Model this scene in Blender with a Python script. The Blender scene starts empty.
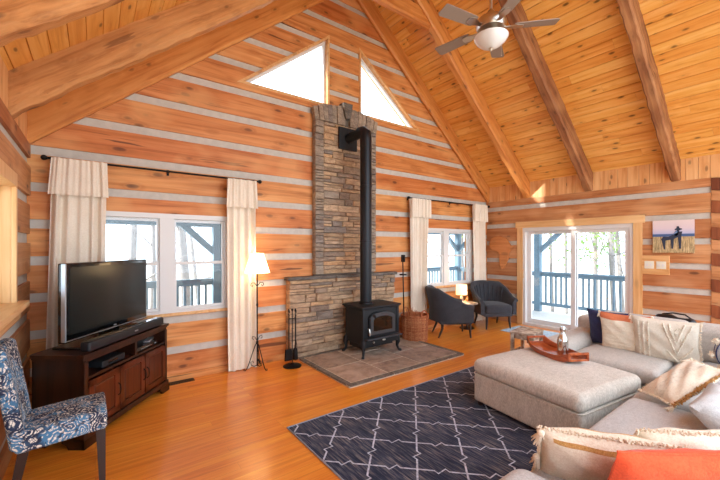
import bpy, bmesh, math, random
from mathutils import Vector, Matrix
R = random.Random(7)
C = bpy.context.scene.collection
PI = math.pi

# ------------------------------------------------------------------ materials
def lin(h):
    h = h.lstrip('#'); o = []
    for i in (0, 2, 4):
        c = int(h[i:i+2], 16) / 255
        o.append(c / 12.92 if c <= .04045 else ((c + .055) / 1.055) ** 2.4)
    return (*o, 1)

class NT:
    def __init__(s, name):
        s.m = bpy.data.materials.new(name); s.m.use_nodes = True
        s.t = s.m.node_tree; s.n = s.t.nodes; s.l = s.t.links
        s.b = s.n['Principled BSDF']; s.out = s.n['Material Output']
    def node(s, t, **k):
        n = s.n.new(t)
        for a, v in k.items():
            if a.startswith('i_'):
                n.inputs[int(a[2:])].default_value = v
            else: setattr(n, a, v)
        return n
    def link(s, a, b): s.l.new(a, b)
    def math(s, op, a, b=None, c=None):
        n = s.n.new('ShaderNodeMath'); n.operation = op
        for i, x in enumerate((a, b, c)):
            if x is None: continue
            if isinstance(x, (int, float)): n.inputs[i].default_value = x
            else: s.l.new(x, n.inputs[i])
        return n.outputs[0]
    def mix(s, f, a, b, mode='MIX'):
        n = s.n.new('ShaderNodeMix'); n.data_type = 'RGBA'; n.blend_type = mode
        if isinstance(f, (int, float)): n.inputs[0].default_value = f
        else: s.l.new(f, n.inputs[0])
        for i, x in ((6, a), (7, b)):
            if isinstance(x, tuple): n.inputs[i].default_value = x
            else: s.l.new(x, n.inputs[i])
        return n.outputs[2]
    def ramp(s, f, stops):
        n = s.n.new('ShaderNodeValToRGB'); e = n.color_ramp.elements
        while len(e) < len(stops): e.new(.5)
        for i, (p, c) in enumerate(stops):
            e[i].position = p; e[i].color = c if isinstance(c, tuple) else (c, c, c, 1)
        s.l.new(f, n.inputs[0]); return n.outputs[0]
    def coords(s, scale=(1, 1, 1), kind='Object', jitter=True, rot=(0, 0, 0)):
        tc = s.n.new('ShaderNodeTexCoord'); v = tc.outputs[kind]
        if jitter:
            at = s.n.new('ShaderNodeAttribute'); at.attribute_name = 'v'
            cx = s.n.new('ShaderNodeCombineXYZ')
            s.l.new(s.math('MULTIPLY', at.outputs['Fac'], 37.3), cx.inputs[0])
            s.l.new(s.math('MULTIPLY', at.outputs['Fac'], 91.7), cx.inputs[1])
            s.l.new(s.math('MULTIPLY', at.outputs['Fac'], 53.1), cx.inputs[2])
            va = s.n.new('ShaderNodeVectorMath'); va.operation = 'ADD'
            s.l.new(v, va.inputs[0]); s.l.new(cx.outputs[0], va.inputs[1]); v = va.outputs[0]
        mp = s.n.new('ShaderNodeMapping'); mp.inputs['Scale'].default_value = scale
        mp.inputs['Rotation'].default_value = rot
        s.l.new(v, mp.inputs[0]); return mp.outputs[0]
    def noise(s, vec, scale=1, detail=4, rough=.5, dist=0):
        n = s.n.new('ShaderNodeTexNoise'); s.l.new(vec, n.inputs['Vector'])
        n.inputs['Scale'].default_value = scale; n.inputs['Detail'].default_value = detail
        n.inputs['Roughness'].default_value = rough; n.inputs['Distortion'].default_value = dist
        return n.outputs[0]
    def voro(s, vec, scale=1, feature='F1', out='Distance', rnd=1):
        n = s.n.new('ShaderNodeTexVoronoi'); n.feature = feature; s.l.new(vec, n.inputs['Vector'])
        n.inputs['Scale'].default_value = scale; n.inputs['Randomness'].default_value = rnd
        return n.outputs[out]
    def vattr(s):
        at = s.n.new('ShaderNodeAttribute'); at.attribute_name = 'v'; return at.outputs['Fac']
    def bump(s, h, strength=.3, dist=.01):
        n = s.n.new('ShaderNodeBump'); n.inputs['Strength'].default_value = strength
        n.inputs['Distance'].default_value = dist; s.l.new(h, n.inputs['Height'])
        s.l.new(n.outputs[0], s.b.inputs['Normal'])
    def base(s, c):
        if isinstance(c, tuple): s.b.inputs['Base Color'].default_value = c
        else: s.l.new(c, s.b.inputs['Base Color'])
    def set(s, **k):
        for a, v in k.items(): s.b.inputs[a.replace('_', ' ')].default_value = v
        return s

def wood(name, dark, mid, light, axis='x', rough=.5, knots=.5, gs=1.0, bump=.25, tint='#a05028', coat=0, vary=.5, spec=.4, ks=1.0, cracks=0):
    t = NT(name)
    lo, hi = .9 * gs, 16 * gs
    sc = {'x': (lo, hi, hi), 'y': (hi, lo, hi), 'z': (hi, hi, lo)}[axis]
    vec = t.coords(sc)
    g = t.noise(vec, 1, 6, .6, .6)
    col = t.ramp(g, [(.28, lin(dark)), (.47, lin(mid)), (.72, lin(light))])
    col = t.mix(t.math('MULTIPLY', t.vattr(), vary), col, t.mix(1.0, col, lin(tint), 'MULTIPLY'))
    big = t.noise(t.coords((1.1, 1.1, 1.1)), 1.3, 2, .5)
    col = t.mix(t.ramp(big, [(.45, 0.0), (.75, .35)]), col, lin(dark))
    if knots:
        kk = {'x': (1.7, 4, 4), 'y': (4, 1.7, 4), 'z': (4, 4, 1.7)}[axis]
        kv = t.coords(tuple(a * ks for a in kk))
        d = t.voro(kv, 1)
        wob = t.noise(vec, 2.0, 3)
        d = t.math('ADD', d, t.math('MULTIPLY', t.math('SUBTRACT', wob, .5), .22))
        k = t.ramp(d, [(.0, 1.0), (.11, .8), (.19, 0.0)])
        col = t.mix(t.math('MULTIPLY', k, knots), col, lin('#3a1808'))
        ring = t.ramp(d, [(.12, 0.0), (.24, .5), (.38, 0.0)])
        col = t.mix(t.math('MULTIPLY', ring, knots), col, lin(dark))
    if cracks:
        c1, c2 = {'x': ((.7, 13, 13), (.35, 30, 30)), 'y': ((13, .7, 13), (30, .35, 30)), 'z': ((13, 13, .7), (30, 30, .35))}[axis]
        ck = t.noise(t.coords(c1), 1, 3, .5, .3); lo2 = t.noise(t.coords(c2), 1, 2, .5)
        col = t.mix(t.math('MULTIPLY', t.ramp(ck, [(.655, 0.0), (.68, 1.0)]), cracks), col, lin('#5a2a12'))
        col = t.mix(t.math('MULTIPLY', t.ramp(lo2, [(.5, 0.0), (.68, .5)]), cracks), col, lin(dark))
        pale = t.noise(t.coords((1.6, 1.6, 3)), 1, 2, .5)
        col = t.mix(t.math('MULTIPLY', t.ramp(pale, [(.5, 0.0), (.66, .55)]), cracks), col, lin(light))
    t.base(col); t.b.inputs['Roughness'].default_value = rough
    t.b.inputs['Specular IOR Level'].default_value = spec
    if coat: t.b.inputs['Coat Weight'].default_value = coat; t.b.inputs['Coat Roughness'].default_value = .18
    t.bump(t.math('ADD', g, t.math('MULTIPLY', big, 1.5)), bump, .012)
    return t.m

def plain(name, col, rough=.5, metal=0, noise=0, nscale=30, bump=0, spec=.5, coat=0, sheen=0, col2=None):
    t = NT(name); c = lin(col)
    if noise or bump:
        v = t.coords((1, 1, 1)); n = t.noise(v, nscale, 4, .6)
        if noise:
            c2 = lin(col2) if col2 else tuple(x * (1 - noise) for x in c[:3]) + (1,)
            t.base(t.ramp(n, [(.35, c2), (.65, c)]))
        else: t.base(c)
        if bump: t.bump(n, bump, .006)
    else: t.base(c)
    t.set(Roughness=rough, Metallic=metal); t.b.inputs['Specular IOR Level'].default_value = spec
    if coat: t.set(Coat_Weight=coat)
    if sheen: t.set(Sheen_Weight=sheen)
    return t.m

def fabric(name, col, col2, weave=260, blotch=5, rough=.9, stretch=(1, 1, 1)):
    t = NT(name)
    v = t.coords(stretch)
    a = t.noise(v, weave, 2, .6); b = t.noise(v, blotch, 3, .5); c = t.noise(v, weave * .25, 3, .6)
    f = t.math('ADD', t.math('MULTIPLY', a, .45), t.math('ADD', t.math('MULTIPLY', b, .25), t.math('MULTIPLY', c, .3)))
    t.base(t.ramp(f, [(.38, lin(col2)), (.6, lin(col))]))
    t.set(Roughness=rough, Sheen_Weight=.15); t.b.inputs['Specular IOR Level'].default_value = .2
    t.bump(t.math('ADD', a, c), .35, .004)
    return t.m

def emis(name, col, strength, base=None):
    t = NT(name); t.base(lin(base or col))
    t.b.inputs['Emission Color'].default_value = lin(col); t.b.inputs['Emission Strength'].default_value = strength
    return t.m

def glass_mat():
    t = NT('window_glass'); t.n.remove(t.b)
    tr = t.node('ShaderNodeBsdfTransparent'); tr.inputs[0].default_value = (.96, .98, 1, 1)
    gl = t.node('ShaderNodeBsdfGlossy'); gl.inputs['Roughness'].default_value = .02
    lw = t.node('ShaderNodeLayerWeight'); lw.inputs[0].default_value = .5
    fac = t.math('ADD', t.math('MULTIPLY', t.math('POWER', lw.outputs['Facing'], 5.0), .5), .03)
    mx = t.node('ShaderNodeMixShader')
    t.link(fac, mx.inputs[0]); t.link(tr.outputs[0], mx.inputs[1]); t.link(gl.outputs[0], mx.inputs[2])
    t.link(mx.outputs[0], t.out.inputs[0]); return t.m

M = {}
LOG = ('#a85c26', '#dc9250', '#eeb070')
M['log_x'] = wood('hewn_log_along_x', *LOG, 'x', .55, .8, .8, .5, '#d8905c', vary=.55, ks=1.7, cracks=.8)
M['log_y'] = wood('hewn_log_along_y', '#a05f34', '#c98a56', '#dca777', 'y', .55, .8, .8, .5, '#c89470', vary=.7, ks=1.7, cracks=.8)
M['chink'] = plain('chinking', '#cfc6ba', .9, noise=.12, nscale=14, bump=.5)
M['ceil'] = wood('pine_ceiling_boards', '#d8903e', '#f2b860', '#fccf84', 'y', .38, .85, 1.1, .05, '#e8b070', vary=.45, ks=2.4)
M['knee'] = wood('pine_vertical_boards', '#cf8c50', '#eab57c', '#f4c892', 'z', .45, .7, 1.1, .08, '#ecc090', vary=.5, ks=2.0)
M['rafter'] = wood('rough_sawn_rafter', '#6a4028', '#a87048', '#cc9868', 'x', .65, .6, 1.3, 1.2, '#b08060', vary=.4, ks=2.2, cracks=.7)
M['rafter_new'] = wood('smooth_sawn_rafter', '#b86c2e', '#d8914c', '#e8a862', 'x', .5, .7, 1.1, .3, '#e0a468', vary=.3, ks=2.2)
M['rafter_tan'] = wood('rough_tan_rafter', '#945828', '#cc8c50', '#e0a468', 'x', .6, .7, 1.1, .9, '#d09864', vary=.3, ks=2.2, cracks=.6)
M['trimwood'] = wood('pine_trim', '#cf9558', '#e8ba80', '#f2cc98', 'z', .42, .3, 1.2, .05, '#e0b078', vary=.4)
M['trimwood_h'] = wood('pine_trim_horizontal', '#cf9558', '#e8ba80', '#f2cc98', 'y', .42, .3, 1.2, .05, '#e0b078', vary=.4)
M['darklog'] = wood('dark_end_grain', '#6a3418', '#8e4c28', '#a86036', 'z', .6, .3, .9, .5, '#8a4a28')
M['white'] = plain('white_vinyl', '#dedad6', .4)
M['glass'] = glass_mat()
M['iron'] = plain('black_wrought_iron', '#1c1a1a', .45, .6, spec=.4)
M['castiron'] = plain('matte_cast_iron', '#2b2b2d', .55, .35, noise=.25, nscale=60, bump=.15, spec=.4)
M['pipe'] = plain('black_stove_pipe', '#222327', .42, .5)
M['brass'] = plain('warm_metal', '#b58b55', .35, .9)
M['nickel'] = plain('brushed_nickel', '#c4beb6', .3, 1)
M['steel'] = plain('polished_steel', '#d8d8d6', .16, 1)
M['blackgloss'] = plain('glossy_black_plastic', '#0c0d10', .18, coat=.6)
M['blackmat'] = plain('matte_black_plastic', '#15161a', .55)
M['screen'] = plain('tv_screen', '#141a1a', .22, spec=.5)
M['silver'] = plain('silver_bezel', '#b9bec4', .3, .8)
M['porch'] = plain('blue_grey_painted_wood', '#6a8698', .6, noise=.15, nscale=8, bump=.2)
M['deck'] = plain('weathered_deck_boards', '#d4d0cb', .7, noise=.15, nscale=6, bump=.3)
M['bark'] = plain('pale_tree_bark', '#938d8a', .9, noise=.3, nscale=9, bump=.8)
M['leaf'] = plain('spring_leaves', '#7d9c4c', .7, noise=.2, nscale=20)
M['ground'] = plain('leaf_litter', '#cfc3ae', .95, noise=.25, nscale=2)

# floor planks
def floor_mat():
    t = NT('oak_floor')
    v = t.coords((1, 1, 1), jitter=False)
    br = t.node('ShaderNodeTexBrick'); t.link(v, br.inputs['Vector'])
    br.inputs['Scale'].default_value = 1; br.inputs['Brick Width'].default_value = 1.3
    br.inputs['Row Height'].default_value = .083; br.inputs['Mortar Size'].default_value = .0009
    br.inputs['Mortar Smooth'].default_value = .2; br.offset = .37; br.offset_frequency = 3
    br.inputs['Color1'].default_value = (0, 0, 0, 1); br.inputs['Color2'].default_value = (1, 1, 1, 1)
    br.inputs['Mortar'].default_value = (.5, .5, .5, 1); br.inputs['Bias'].default_value = 0
    sep = t.node('ShaderNodeSeparateColor'); t.link(br.outputs['Color'], sep.inputs[0]); rnd = sep.outputs[0]
    off = t.node('ShaderNodeCombineXYZ'); t.link(t.math('MULTIPLY', rnd, 31.0), off.inputs[0]); t.link(t.math('MULTIPLY', rnd, 17.0), off.inputs[1])
    va = t.node('ShaderNodeVectorMath'); va.operation = 'ADD'; t.link(v, va.inputs[0]); t.link(off.outputs[0], va.inputs[1])
    mp = t.node('ShaderNodeMapping'); mp.inputs['Scale'].default_value = (1.2, 22, 1); t.link(va.outputs[0], mp.inputs[0])
    g = t.noise(mp.outputs[0], 1, 6, .62, .8)
    col = t.ramp(g, [(.3, lin('#d67c20')), (.5, lin('#ee9630')), (.7, lin('#f8ae48'))])
    col = t.mix(t.math('MULTIPLY', rnd, .42), col, t.mix(1.0, col, lin('#e0965a'), 'MULTIPLY'))
    col = t.mix(t.math('MULTIPLY', br.outputs['Fac'], .5), col, lin('#8a4c1c'))
    t.base(col); t.set(Roughness=.28, Coat_Weight=.35, Coat_Roughness=.16); t.b.inputs['Specular IOR Level'].default_value = .5
    t.bump(t.math('SUBTRACT', t.math('MULTIPLY', g, .25), br.outputs['Fac']), .12, .003)
    return t.m
M['floor'] = floor_mat()

def stone_mat(name, cols, sc=9):
    t = NT(name)
    v = t.vattr()
    col = t.ramp(v, [(i / (len(cols) - 1), lin(c)) for i, c in enumerate(cols)])
    vec = t.coords((1, 1, 2.2))
    n = t.noise(vec, sc, 6, .65, .4); n2 = t.noise(vec, sc * 4, 5, .7)
    col = t.mix(t.ramp(n, [(.35, .55), (.6, 0.0)]), col, t.mix(1.0, col, lin('#8a7a72'), 'MULTIPLY'))
    col = t.mix(t.ramp(n2, [(.5, 0.0), (.75, .35)]), col, lin('#d8b48c'))
    t.base(col); t.set(Roughness=.88); t.b.inputs['Specular IOR Level'].default_value = .25
    t.bump(t.math('ADD', n, t.math('MULTIPLY', n2, .5)), .9, .025)
    return t.m
M['stone'] = stone_mat('ledger_stone', ['#8f8076', '#bc9c80', '#d8b490', '#a58c76', '#cfa880', '#94877e', '#e0be9c', '#c0a284', '#d8a87c'])
M['stone_gray'] = stone_mat('border_stone', ['#9c8c7e', '#b09c88', '#90827a', '#b8a48e', '#a39080'], 7)
M['slate'] = stone_mat('slate_cap', ['#6d6660', '#7a7068'], 6)
M['hearth'] = stone_mat('hearth_tile', ['#a48e7e', '#b8a090', '#94837a', '#c4ac98', '#a89484'], 5)
M['grout'] = plain('grout', '#d0c0ac', .95, noise=.1, nscale=30)
M['voidstone'] = plain('stone_joint_mortar', '#75675b', .95, noise=.2, nscale=20)  # brown mortar backing that fills the gaps between the stones

# sofa & textiles
M['sofa'] = fabric('heathered_beige_upholstery', '#cfc7bf', '#b1a9a1', 150, 3)
M['sofa_grey'] = fabric('heathered_grey_seat', '#cecac8', '#b2adab', 150, 3)
M['ottoman'] = fabric('heathered_linen', '#dcd3c8', '#b8aea2', 130, 3, stretch=(1, 1, .4))
M['curtain'] = fabric('cream_curtain', '#f4e6d4', '#e4d2bc', 300, 4)
M['charcoal'] = fabric('charcoal_upholstery', '#47474c', '#303034', 240, 4)
M['navy'] = fabric('navy_linen', '#3a3f66', '#2a2e4e', 260, 5)
M['coral'] = fabric('coral_linen', '#f0643c', '#dd5230', 120, 4)
M['orangeband'] = fabric('terracotta_band', '#e0845c', '#cc7048', 260, 5)
M['cream'] = fabric('cream_cotton', '#f3e6d3', '#e2d0b8', 130, 4)
M['creamrib'] = fabric('ribbed_cream_knit', '#e8dccb', '#d4c6b2', 200, 6)
M['tufted'] = fabric('tufted_ivory', '#efe4d3', '#cdbfa9', 60, 8)
M['mustard'] = fabric('mustard_fringe', '#d6a66a', '#b58448', 200, 5)
M['fringe'] = fabric('ivory_fringe', '#f4e6d2', '#dcc8ac', 200, 5)
M['darkwood'] = wood('dark_cherry', '#180a06', '#30160c', '#482413', 'z', .34, 0, 1.2, .05, '#603020', coat=.15)
M['blackwood'] = plain('espresso_wood', '#24140e', .35, coat=.3)
M['redwood'] = wood('reddish_tray_wood', '#7e3414', '#b0562a', '#c87040', 'x', .35, 0, 1.5, .05, '#b06038', coat=.3)
M['wicker'] = wood('willow_wicker', '#9c5c36', '#c88456', '#dca478', 'z', .7, 0, 2, .3, '#c07848', vary=.9)
M['africa'] = wood('carved_wood', '#b86c38', '#d68c50', '#e4a068', 'y', .5, .4, 1.4, .3, '#c07840')
M['shade'] = emis('lit_linen_shade', '#ffd9a0', 3.0, '#fff0dc')
M['shade2'] = emis('lit_paper_shade', '#ffc987', 1.5, '#ffe8c8')
M['bowl'] = plain('frosted_glass_bowl', '#e6e8ea', .25, coat=.3)
M['blade'] = plain('greige_fan_blade', '#94867c', .5)
M['vent'] = plain('dark_bronze_vent', '#4a3828', .5, .4)
M['plate'] = plain('ivory_switch_plate', '#e6e0cc', .4)
M['throw'] = plain('black_leather', '#15151a', .35)
M['distress'] = plain('distressed_white_paint', '#dccfbd', .7, noise=.3, nscale=9, col2='#7a5a44')

def chair_pattern():
    t = NT('blue_paisley_fabric')
    v = t.coords((1, 1, 1), jitter=False)
    dn = t.node('ShaderNodeTexNoise'); t.link(v, dn.inputs['Vector']); dn.inputs['Scale'].default_value = 12; dn.inputs['Detail'].default_value = 2
    va = t.node('ShaderNodeVectorMath'); va.operation = 'MULTIPLY_ADD'; t.link(dn.outputs['Color'], va.inputs[0])
    va.inputs[1].default_value = (.09, .09, .09); t.link(v, va.inputs[2])
    d = t.voro(va.outputs[0], 12)
    rings = t.math('FRACT', t.math('MULTIPLY', d, 5.0))
    e = t.voro(va.outputs[0], 60, 'DISTANCE_TO_EDGE')
    a = t.ramp(rings, [(.28, 0.0), (.38, 1.0), (.68, 1.0), (.78, 0.0)])
    w = t.ramp(e, [(.04, 0.0), (.12, 1.0)])
    pick = t.noise(va.outputs[0], 8, 1)
    col = t.mix(t.ramp(pick, [(.42, 0.0), (.56, 1.0)]), lin('#2f3a52'), lin('#4f7fa4'))
    col = t.mix(t.math('MULTIPLY', a, w), col, lin('#e6ded0'))
    col = t.mix(t.math('MULTIPLY', t.ramp(t.noise(va.outputs[0], 40, 2), [(.56, 0.0), (.6, .8)]), .9), col, lin('#29283a'))
    t.base(col); t.set(Roughness=.85); t.b.inputs['Specular IOR Level'].default_value = .2
    return t.m
M['paisley'] = chair_pattern()

def rug_mat():
    t = NT('navy_trellis_rug')
    tc = t.node('ShaderNodeTexCoord'); sp = t.node('ShaderNodeSeparateXYZ'); t.link(tc.outputs['Object'], sp.inputs[0])
    x0, y0 = sp.outputs[0], sp.outputs[1]
    x = t.math('MULTIPLY', t.math('ADD', x0, y0), .7071); y = t.math('MULTIPLY', t.math('SUBTRACT', y0, x0), .7071)
    P = .335
    def zig(u, w, phase):
        # a mostly straight line with a zigzag kick once per period
        s = t.math('FRACT', t.math('ADD', t.math('DIVIDE', u, P), .5))
        c = t.math('SUBTRACT', s, .5)
        tri = t.math('SUBTRACT', t.math('PINGPONG', t.math('ADD', t.math('MULTIPLY', c, 1.0), .125), .125), 0.0)
        inside = t.math('LESS_THAN', t.math('ABSOLUTE', c), .25)
        # saw: -, + kick
        k = t.math('MULTIPLY', t.math('MULTIPLY', t.math('SUBTRACT', t.math('PINGPONG', t.math('ADD', t.math('MULTIPLY', c, 13.0), 5.0), 2.0), 1.0), .028), t.math('LESS_THAN', t.math('ABSOLUTE', c), .1538))
        ww = t.math('ADD', w, k)
        f = t.math('FRACT', t.math('ADD', t.math('DIVIDE', ww, P), phase))
        d = t.math('MULTIPLY', t.math('ABSOLUTE', t.math('SUBTRACT', f, .5)), P)
        return t.math('LESS_THAN', d, .0068)
    ln = t.math('MAXIMUM', zig(x, y, .0), zig(y, x, .0))
    v = t.coords((60, 3.5, 1), jitter=False); n = t.noise(v, 1.2, 5, .7)
    v2 = t.coords((1, 1, 1), jitter=False); n2 = t.noise(v2, 2.2, 4, .6)
    col = t.ramp(n, [(.36, lin('#141a30')), (.48, lin('#30374f')), (.58, lin('#68646a')), (.7, lin('#9c908a'))])
    col = t.mix(t.ramp(n2, [(.4, 0.0), (.65, .6)]), col, lin('#1a2136'))
    wear = t.ramp(t.noise(v2, 40, 3), [(.3, .4), (.6, 1.0)])
    col = t.mix(t.math('MULTIPLY', ln, wear), col, lin('#c6cbdc'))
    t.base(col); t.set(Roughness=.95, Sheen_Weight=.1); t.b.inputs['Specular IOR Level'].default_value = .1
    t.bump(n, .3, .004)
    return t.m
M['rug'] = rug_mat()
M['rugedge'] = plain('rug_binding', '#9aa0b0', .9, noise=.15, nscale=90)
M['mat'] = plain('pale_blue_mat', '#c6d2dc', .9, noise=.25, nscale=25, col2='#8fa8bc')

def picture_mat():
    t = NT('canvas_print')
    tc = t.node('ShaderNodeTexCoord'); sp = t.node('ShaderNodeSeparateXYZ'); t.link(tc.outputs['Object'], sp.inputs[0])
    z = t.math('DIVIDE', t.math('ADD', sp.outputs[2], .24), .48)
    g = t.noise(t.coords((1, 60, 9), jitter=False), 1, 4, .7)
    grass = t.ramp(g, [(.35, lin('#6e6a50')), (.5, lin('#b79a6c')), (.65, lin('#dcc79c'))])
    sky = t.ramp(z, [(.58, lin('#b7b9d6')), (.75, lin('#dcc9cf')), (1.0, lin('#e6d3cf'))])
    c = t.mix(t.ramp(z, [(.495, 0.0), (.5, 1.0)]), grass, lin('#44608e'))
    c = t.mix(t.ramp(z, [(.575, 0.0), (.585, 1.0)]), c, sky)
    t.base(c); t.set(Roughness=.6); return t.m
M['picture'] = picture_mat()
M['ink'] = plain('print_dark_figure', '#2c3448', .7)
M['ink2'] = plain('print_blue_grey', '#6f86ac', .7)

# ------------------------------------------------------------------ mesh builder
class MB:
    def __init__(s): s.v = []; s.f = []; s.m = []; s.a = []
    def add(s, vs, fs, v=None, mat=0, mx=None):
        o = len(s.v); v = R.random() if v is None else v
        for p in vs:
            p = Vector(p); s.v.append(tuple(mx @ p) if mx else tuple(p))
        for f in fs: s.f.append([i + o for i in f]); s.m.append(mat); s.a.append(v)
        return s
    def box(s, a, b, v=None, mat=0, mx=None, ch=0):
        (x0, y0, z0), (x1, y1, z1) = a, b
        x0, x1 = sorted((x0, x1)); y0, y1 = sorted((y0, y1)); z0, z1 = sorted((z0, z1))
        if ch:
            return s.rbox(((x0+x1)/2, (y0+y1)/2, (z0+z1)/2), (x1-x0, y1-y0, z1-z0), ch, 1, v=v, mat=mat, mx=mx)
        vs = [(x0,y0,z0),(x1,y0,z0),(x1,y1,z0),(x0,y1,z0),(x0,y0,z1),(x1,y0,z1),(x1,y1,z1),(x0,y1,z1)]
        return s.add(vs, [(0,3,2,1),(4,5,6,7),(0,1,5,4),(1,2,6,5),(2,3,7,6),(3,0,4,7)], v, mat, mx)
    def rbox(s, c, size, r, n=4, crown=0, v=None, mat=0, mx=None, fn=None, grid=None):
        """rounded box; n = arc steps per corner; grid = extra steps across the faces"""
        hx, hy, hz = (q / 2 for q in size); r = min(r, hx, hy, hz)
        g = grid or 1
        def line(h):
            pts = []
            for i in range(n + 1): pts.append((-(h - r), -math.cos(i / n * PI / 2)))   # (inner coord, outward comp)
            for i in range(1, g): pts.append((-(h - r) + 2 * (h - r) * i / g, 0))
            for i in range(n + 1): pts.append((h - r, math.sin(i / n * PI / 2)))
            return pts
        vs = []; idx = {}
        def vert(p):
            k = tuple(round(q, 6) for q in p)
            if k not in idx: idx[k] = len(vs); vs.append(p)
            return idx[k]
        fs = []
        ax = [hx, hy, hz]
        for w in range(3):
            u_, v_ = (w + 1) % 3, (w + 2) % 3
            lu, lv = line(ax[u_]), line(ax[v_])
            for sg in (-1, 1):
                grid_ = []
                for (iu, ou) in lu:
                    row = []
                    for (iv, ov) in lv:
                        # direction for rounding
                        d = [0, 0, 0]; d[u_] = ou; d[v_] = ov
                        m2 = ou * ou + ov * ov
                        # only octant where this face dominates; use normalised cube-sphere mapping
                        au, av = abs(ou), abs(ov)
                        tu = math.tan(math.asin(min(au, 1)) / 2) if au else 0
                        tv = math.tan(math.asin(min(av, 1)) / 2) if av else 0
                        # map arc 0..90deg onto 0..45deg so faces meet at the edge
                        du = math.copysign(math.tan(math.asin(min(au, 1)) / 2), ou) if au else 0
                        dv = math.copysign(math.tan(math.asin(min(av, 1)) / 2), ov) if av else 0
                        L = math.sqrt(1 + du * du + dv * dv)
                        p = [0, 0, 0]
                        p[u_] = iu + r * du / L; p[v_] = iv + r * dv / L; p[w] = sg * (ax[w] - r + r / L)
                        row.append(vert(tuple(p)))
                    grid_.append(row)
                for i in range(len(grid_) - 1):
                    for j in range(len(grid_[0]) - 1):
                        q = [grid_[i][j], grid_[i+1][j], grid_[i+1][j+1], grid_[i][j+1]]
                        q2 = []
                        for k in q:
                            if k not in q2: q2.append(k)
                        if len(q2) < 3: continue
                        fs.append(q2 if sg > 0 else q2[::-1])
        out = []
        for p in vs:
            x, y, z = p
            if crown and hx and hy:
                k = max(0, 1 - (x / hx) ** 2) * max(0, 1 - (y / hy) ** 2)
                z += crown * k ** .5 * (1 if z > 0 else -.3) if z else 0
            if fn: x, y, z = fn(x, y, z)
            out.append((x + c[0], y + c[1], z + c[2]))
        return s.add(out, fs, v, mat, mx)
    def prism(s, poly, d0, d1, plane='xz', v=None, mat=0, mx=None):
        """polygon (a,b) in a plane extruded along the third axis from d0 to d1"""
        def P(a, b, d): return {'xz': (a, d, b), 'yz': (d, a, b), 'xy': (a, b, d)}[plane]
        n = len(poly)
        vs = [P(a, b, d0) for a, b in poly] + [P(a, b, d1) for a, b in poly]
        fs = [list(range(n))[::-1], list(range(n, 2 * n))] + [(i, (i+1) % n, n + (i+1) % n, n + i) for i in range(n)]
        return s.add(vs, fs, v, mat, mx)
    def cyl(s, p0, p1, r0, r1=None, n=12, v=None, mat=0, cap=True, mx=None):
        return s.tube([p0, p1], [r0, r0 if r1 is None else r1], n, v, mat, cap, mx)
    def tube(s, pts, r, n=8, v=None, mat=0, cap=True, mx=None):
        pts = [Vector(p) for p in pts]
        if not isinstance(r, (list, tuple)): r = [r] * len(pts)
        vs = []; fs = []; up = None
        for i, p in enumerate(pts):
            a = pts[max(i-1, 0)]; b = pts[min(i+1, len(pts)-1)]; t = (b - a)
            t = t.normalized() if t.length > 1e-9 else Vector((0, 0, 1))
            if up is None:
                up = Vector((0, 0, 1)) if abs(t.z) < .9 else Vector((1, 0, 0))
            s1 = t.cross(up)
            if s1.length < 1e-5: s1 = t.cross(Vector((0, 1, .1)))
            s1.normalize(); s2 = s1.cross(t).normalized(); up = s2
            for k in range(n):
                q = 2 * PI * k / n
                vs.append(p + (s1 * math.cos(q) + s2 * math.sin(q)) * r[i])
        for i in range(len(pts) - 1):
            for k in range(n):
                fs.append((i*n+k, i*n+(k+1) % n, (i+1)*n+(k+1) % n, (i+1)*n+k))
        if cap:
            fs.append(list(range(n))[::-1]); fs.append([(len(pts)-1)*n+k for k in range(n)])
        return s.add(vs, fs, v, mat, mx)
    def lathe(s, prof, c=(0, 0, 0), n=24, v=None, mat=0, mx=None, fn=None):
        vs = []; fs = []
        for (r, z) in prof:
            for k in range(n):
                q = 2 * PI * k / n; rr = r * (fn(q, z) if fn else 1)
                vs.append((c[0] + rr * math.cos(q), c[1] + rr * math.sin(q), c[2] + z))
        for i in range(len(prof) - 1):
            for k in range(n): fs.append((i*n+k, i*n+(k+1) % n, (i+1)*n+(k+1) % n, (i+1)*n+k))
        fs.append(list(range(n))[::-1]); fs.append([(len(prof)-1)*n+k for k in range(n)])
        return s.add(vs, fs, v, mat, mx)
    def ball(s, c, r, n=10, v=None, mat=0, sc=(1, 1, 1), mx=None):
        prof = []
        vs = []; fs = []
        for i in range(n + 1):
            t = PI * i / n
            for k in range(n * 2):
                q = PI * k / n
                vs.append((c[0] + r*sc[0]*math.sin(t)*math.cos(q), c[1] + r*sc[1]*math.sin(t)*math.sin(q), c[2] - r*sc[2]*math.cos(t)))
        for i in range(n):
            for k in range(2 * n): fs.append((i*2*n+k, i*2*n+(k+1) % (2*n), (i+1)*2*n+(k+1) % (2*n), (i+1)*2*n+k))
        return s.add(vs, fs, v, mat, mx)
    def grid(s, fn, nu, nv, v=None, mat=0, mx=None, closed=False):
        vs = [fn(i / nu, j / nv) for i in range(nu + 1) for j in range(nv + 1)]
        fs = [(i*(nv+1)+j, (i+1)*(nv+1)+j, (i+1)*(nv+1)+j+1, i*(nv+1)+j+1) for i in range(nu) for j in range(nv)]
        return s.add(vs, fs, v, mat, mx)
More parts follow.
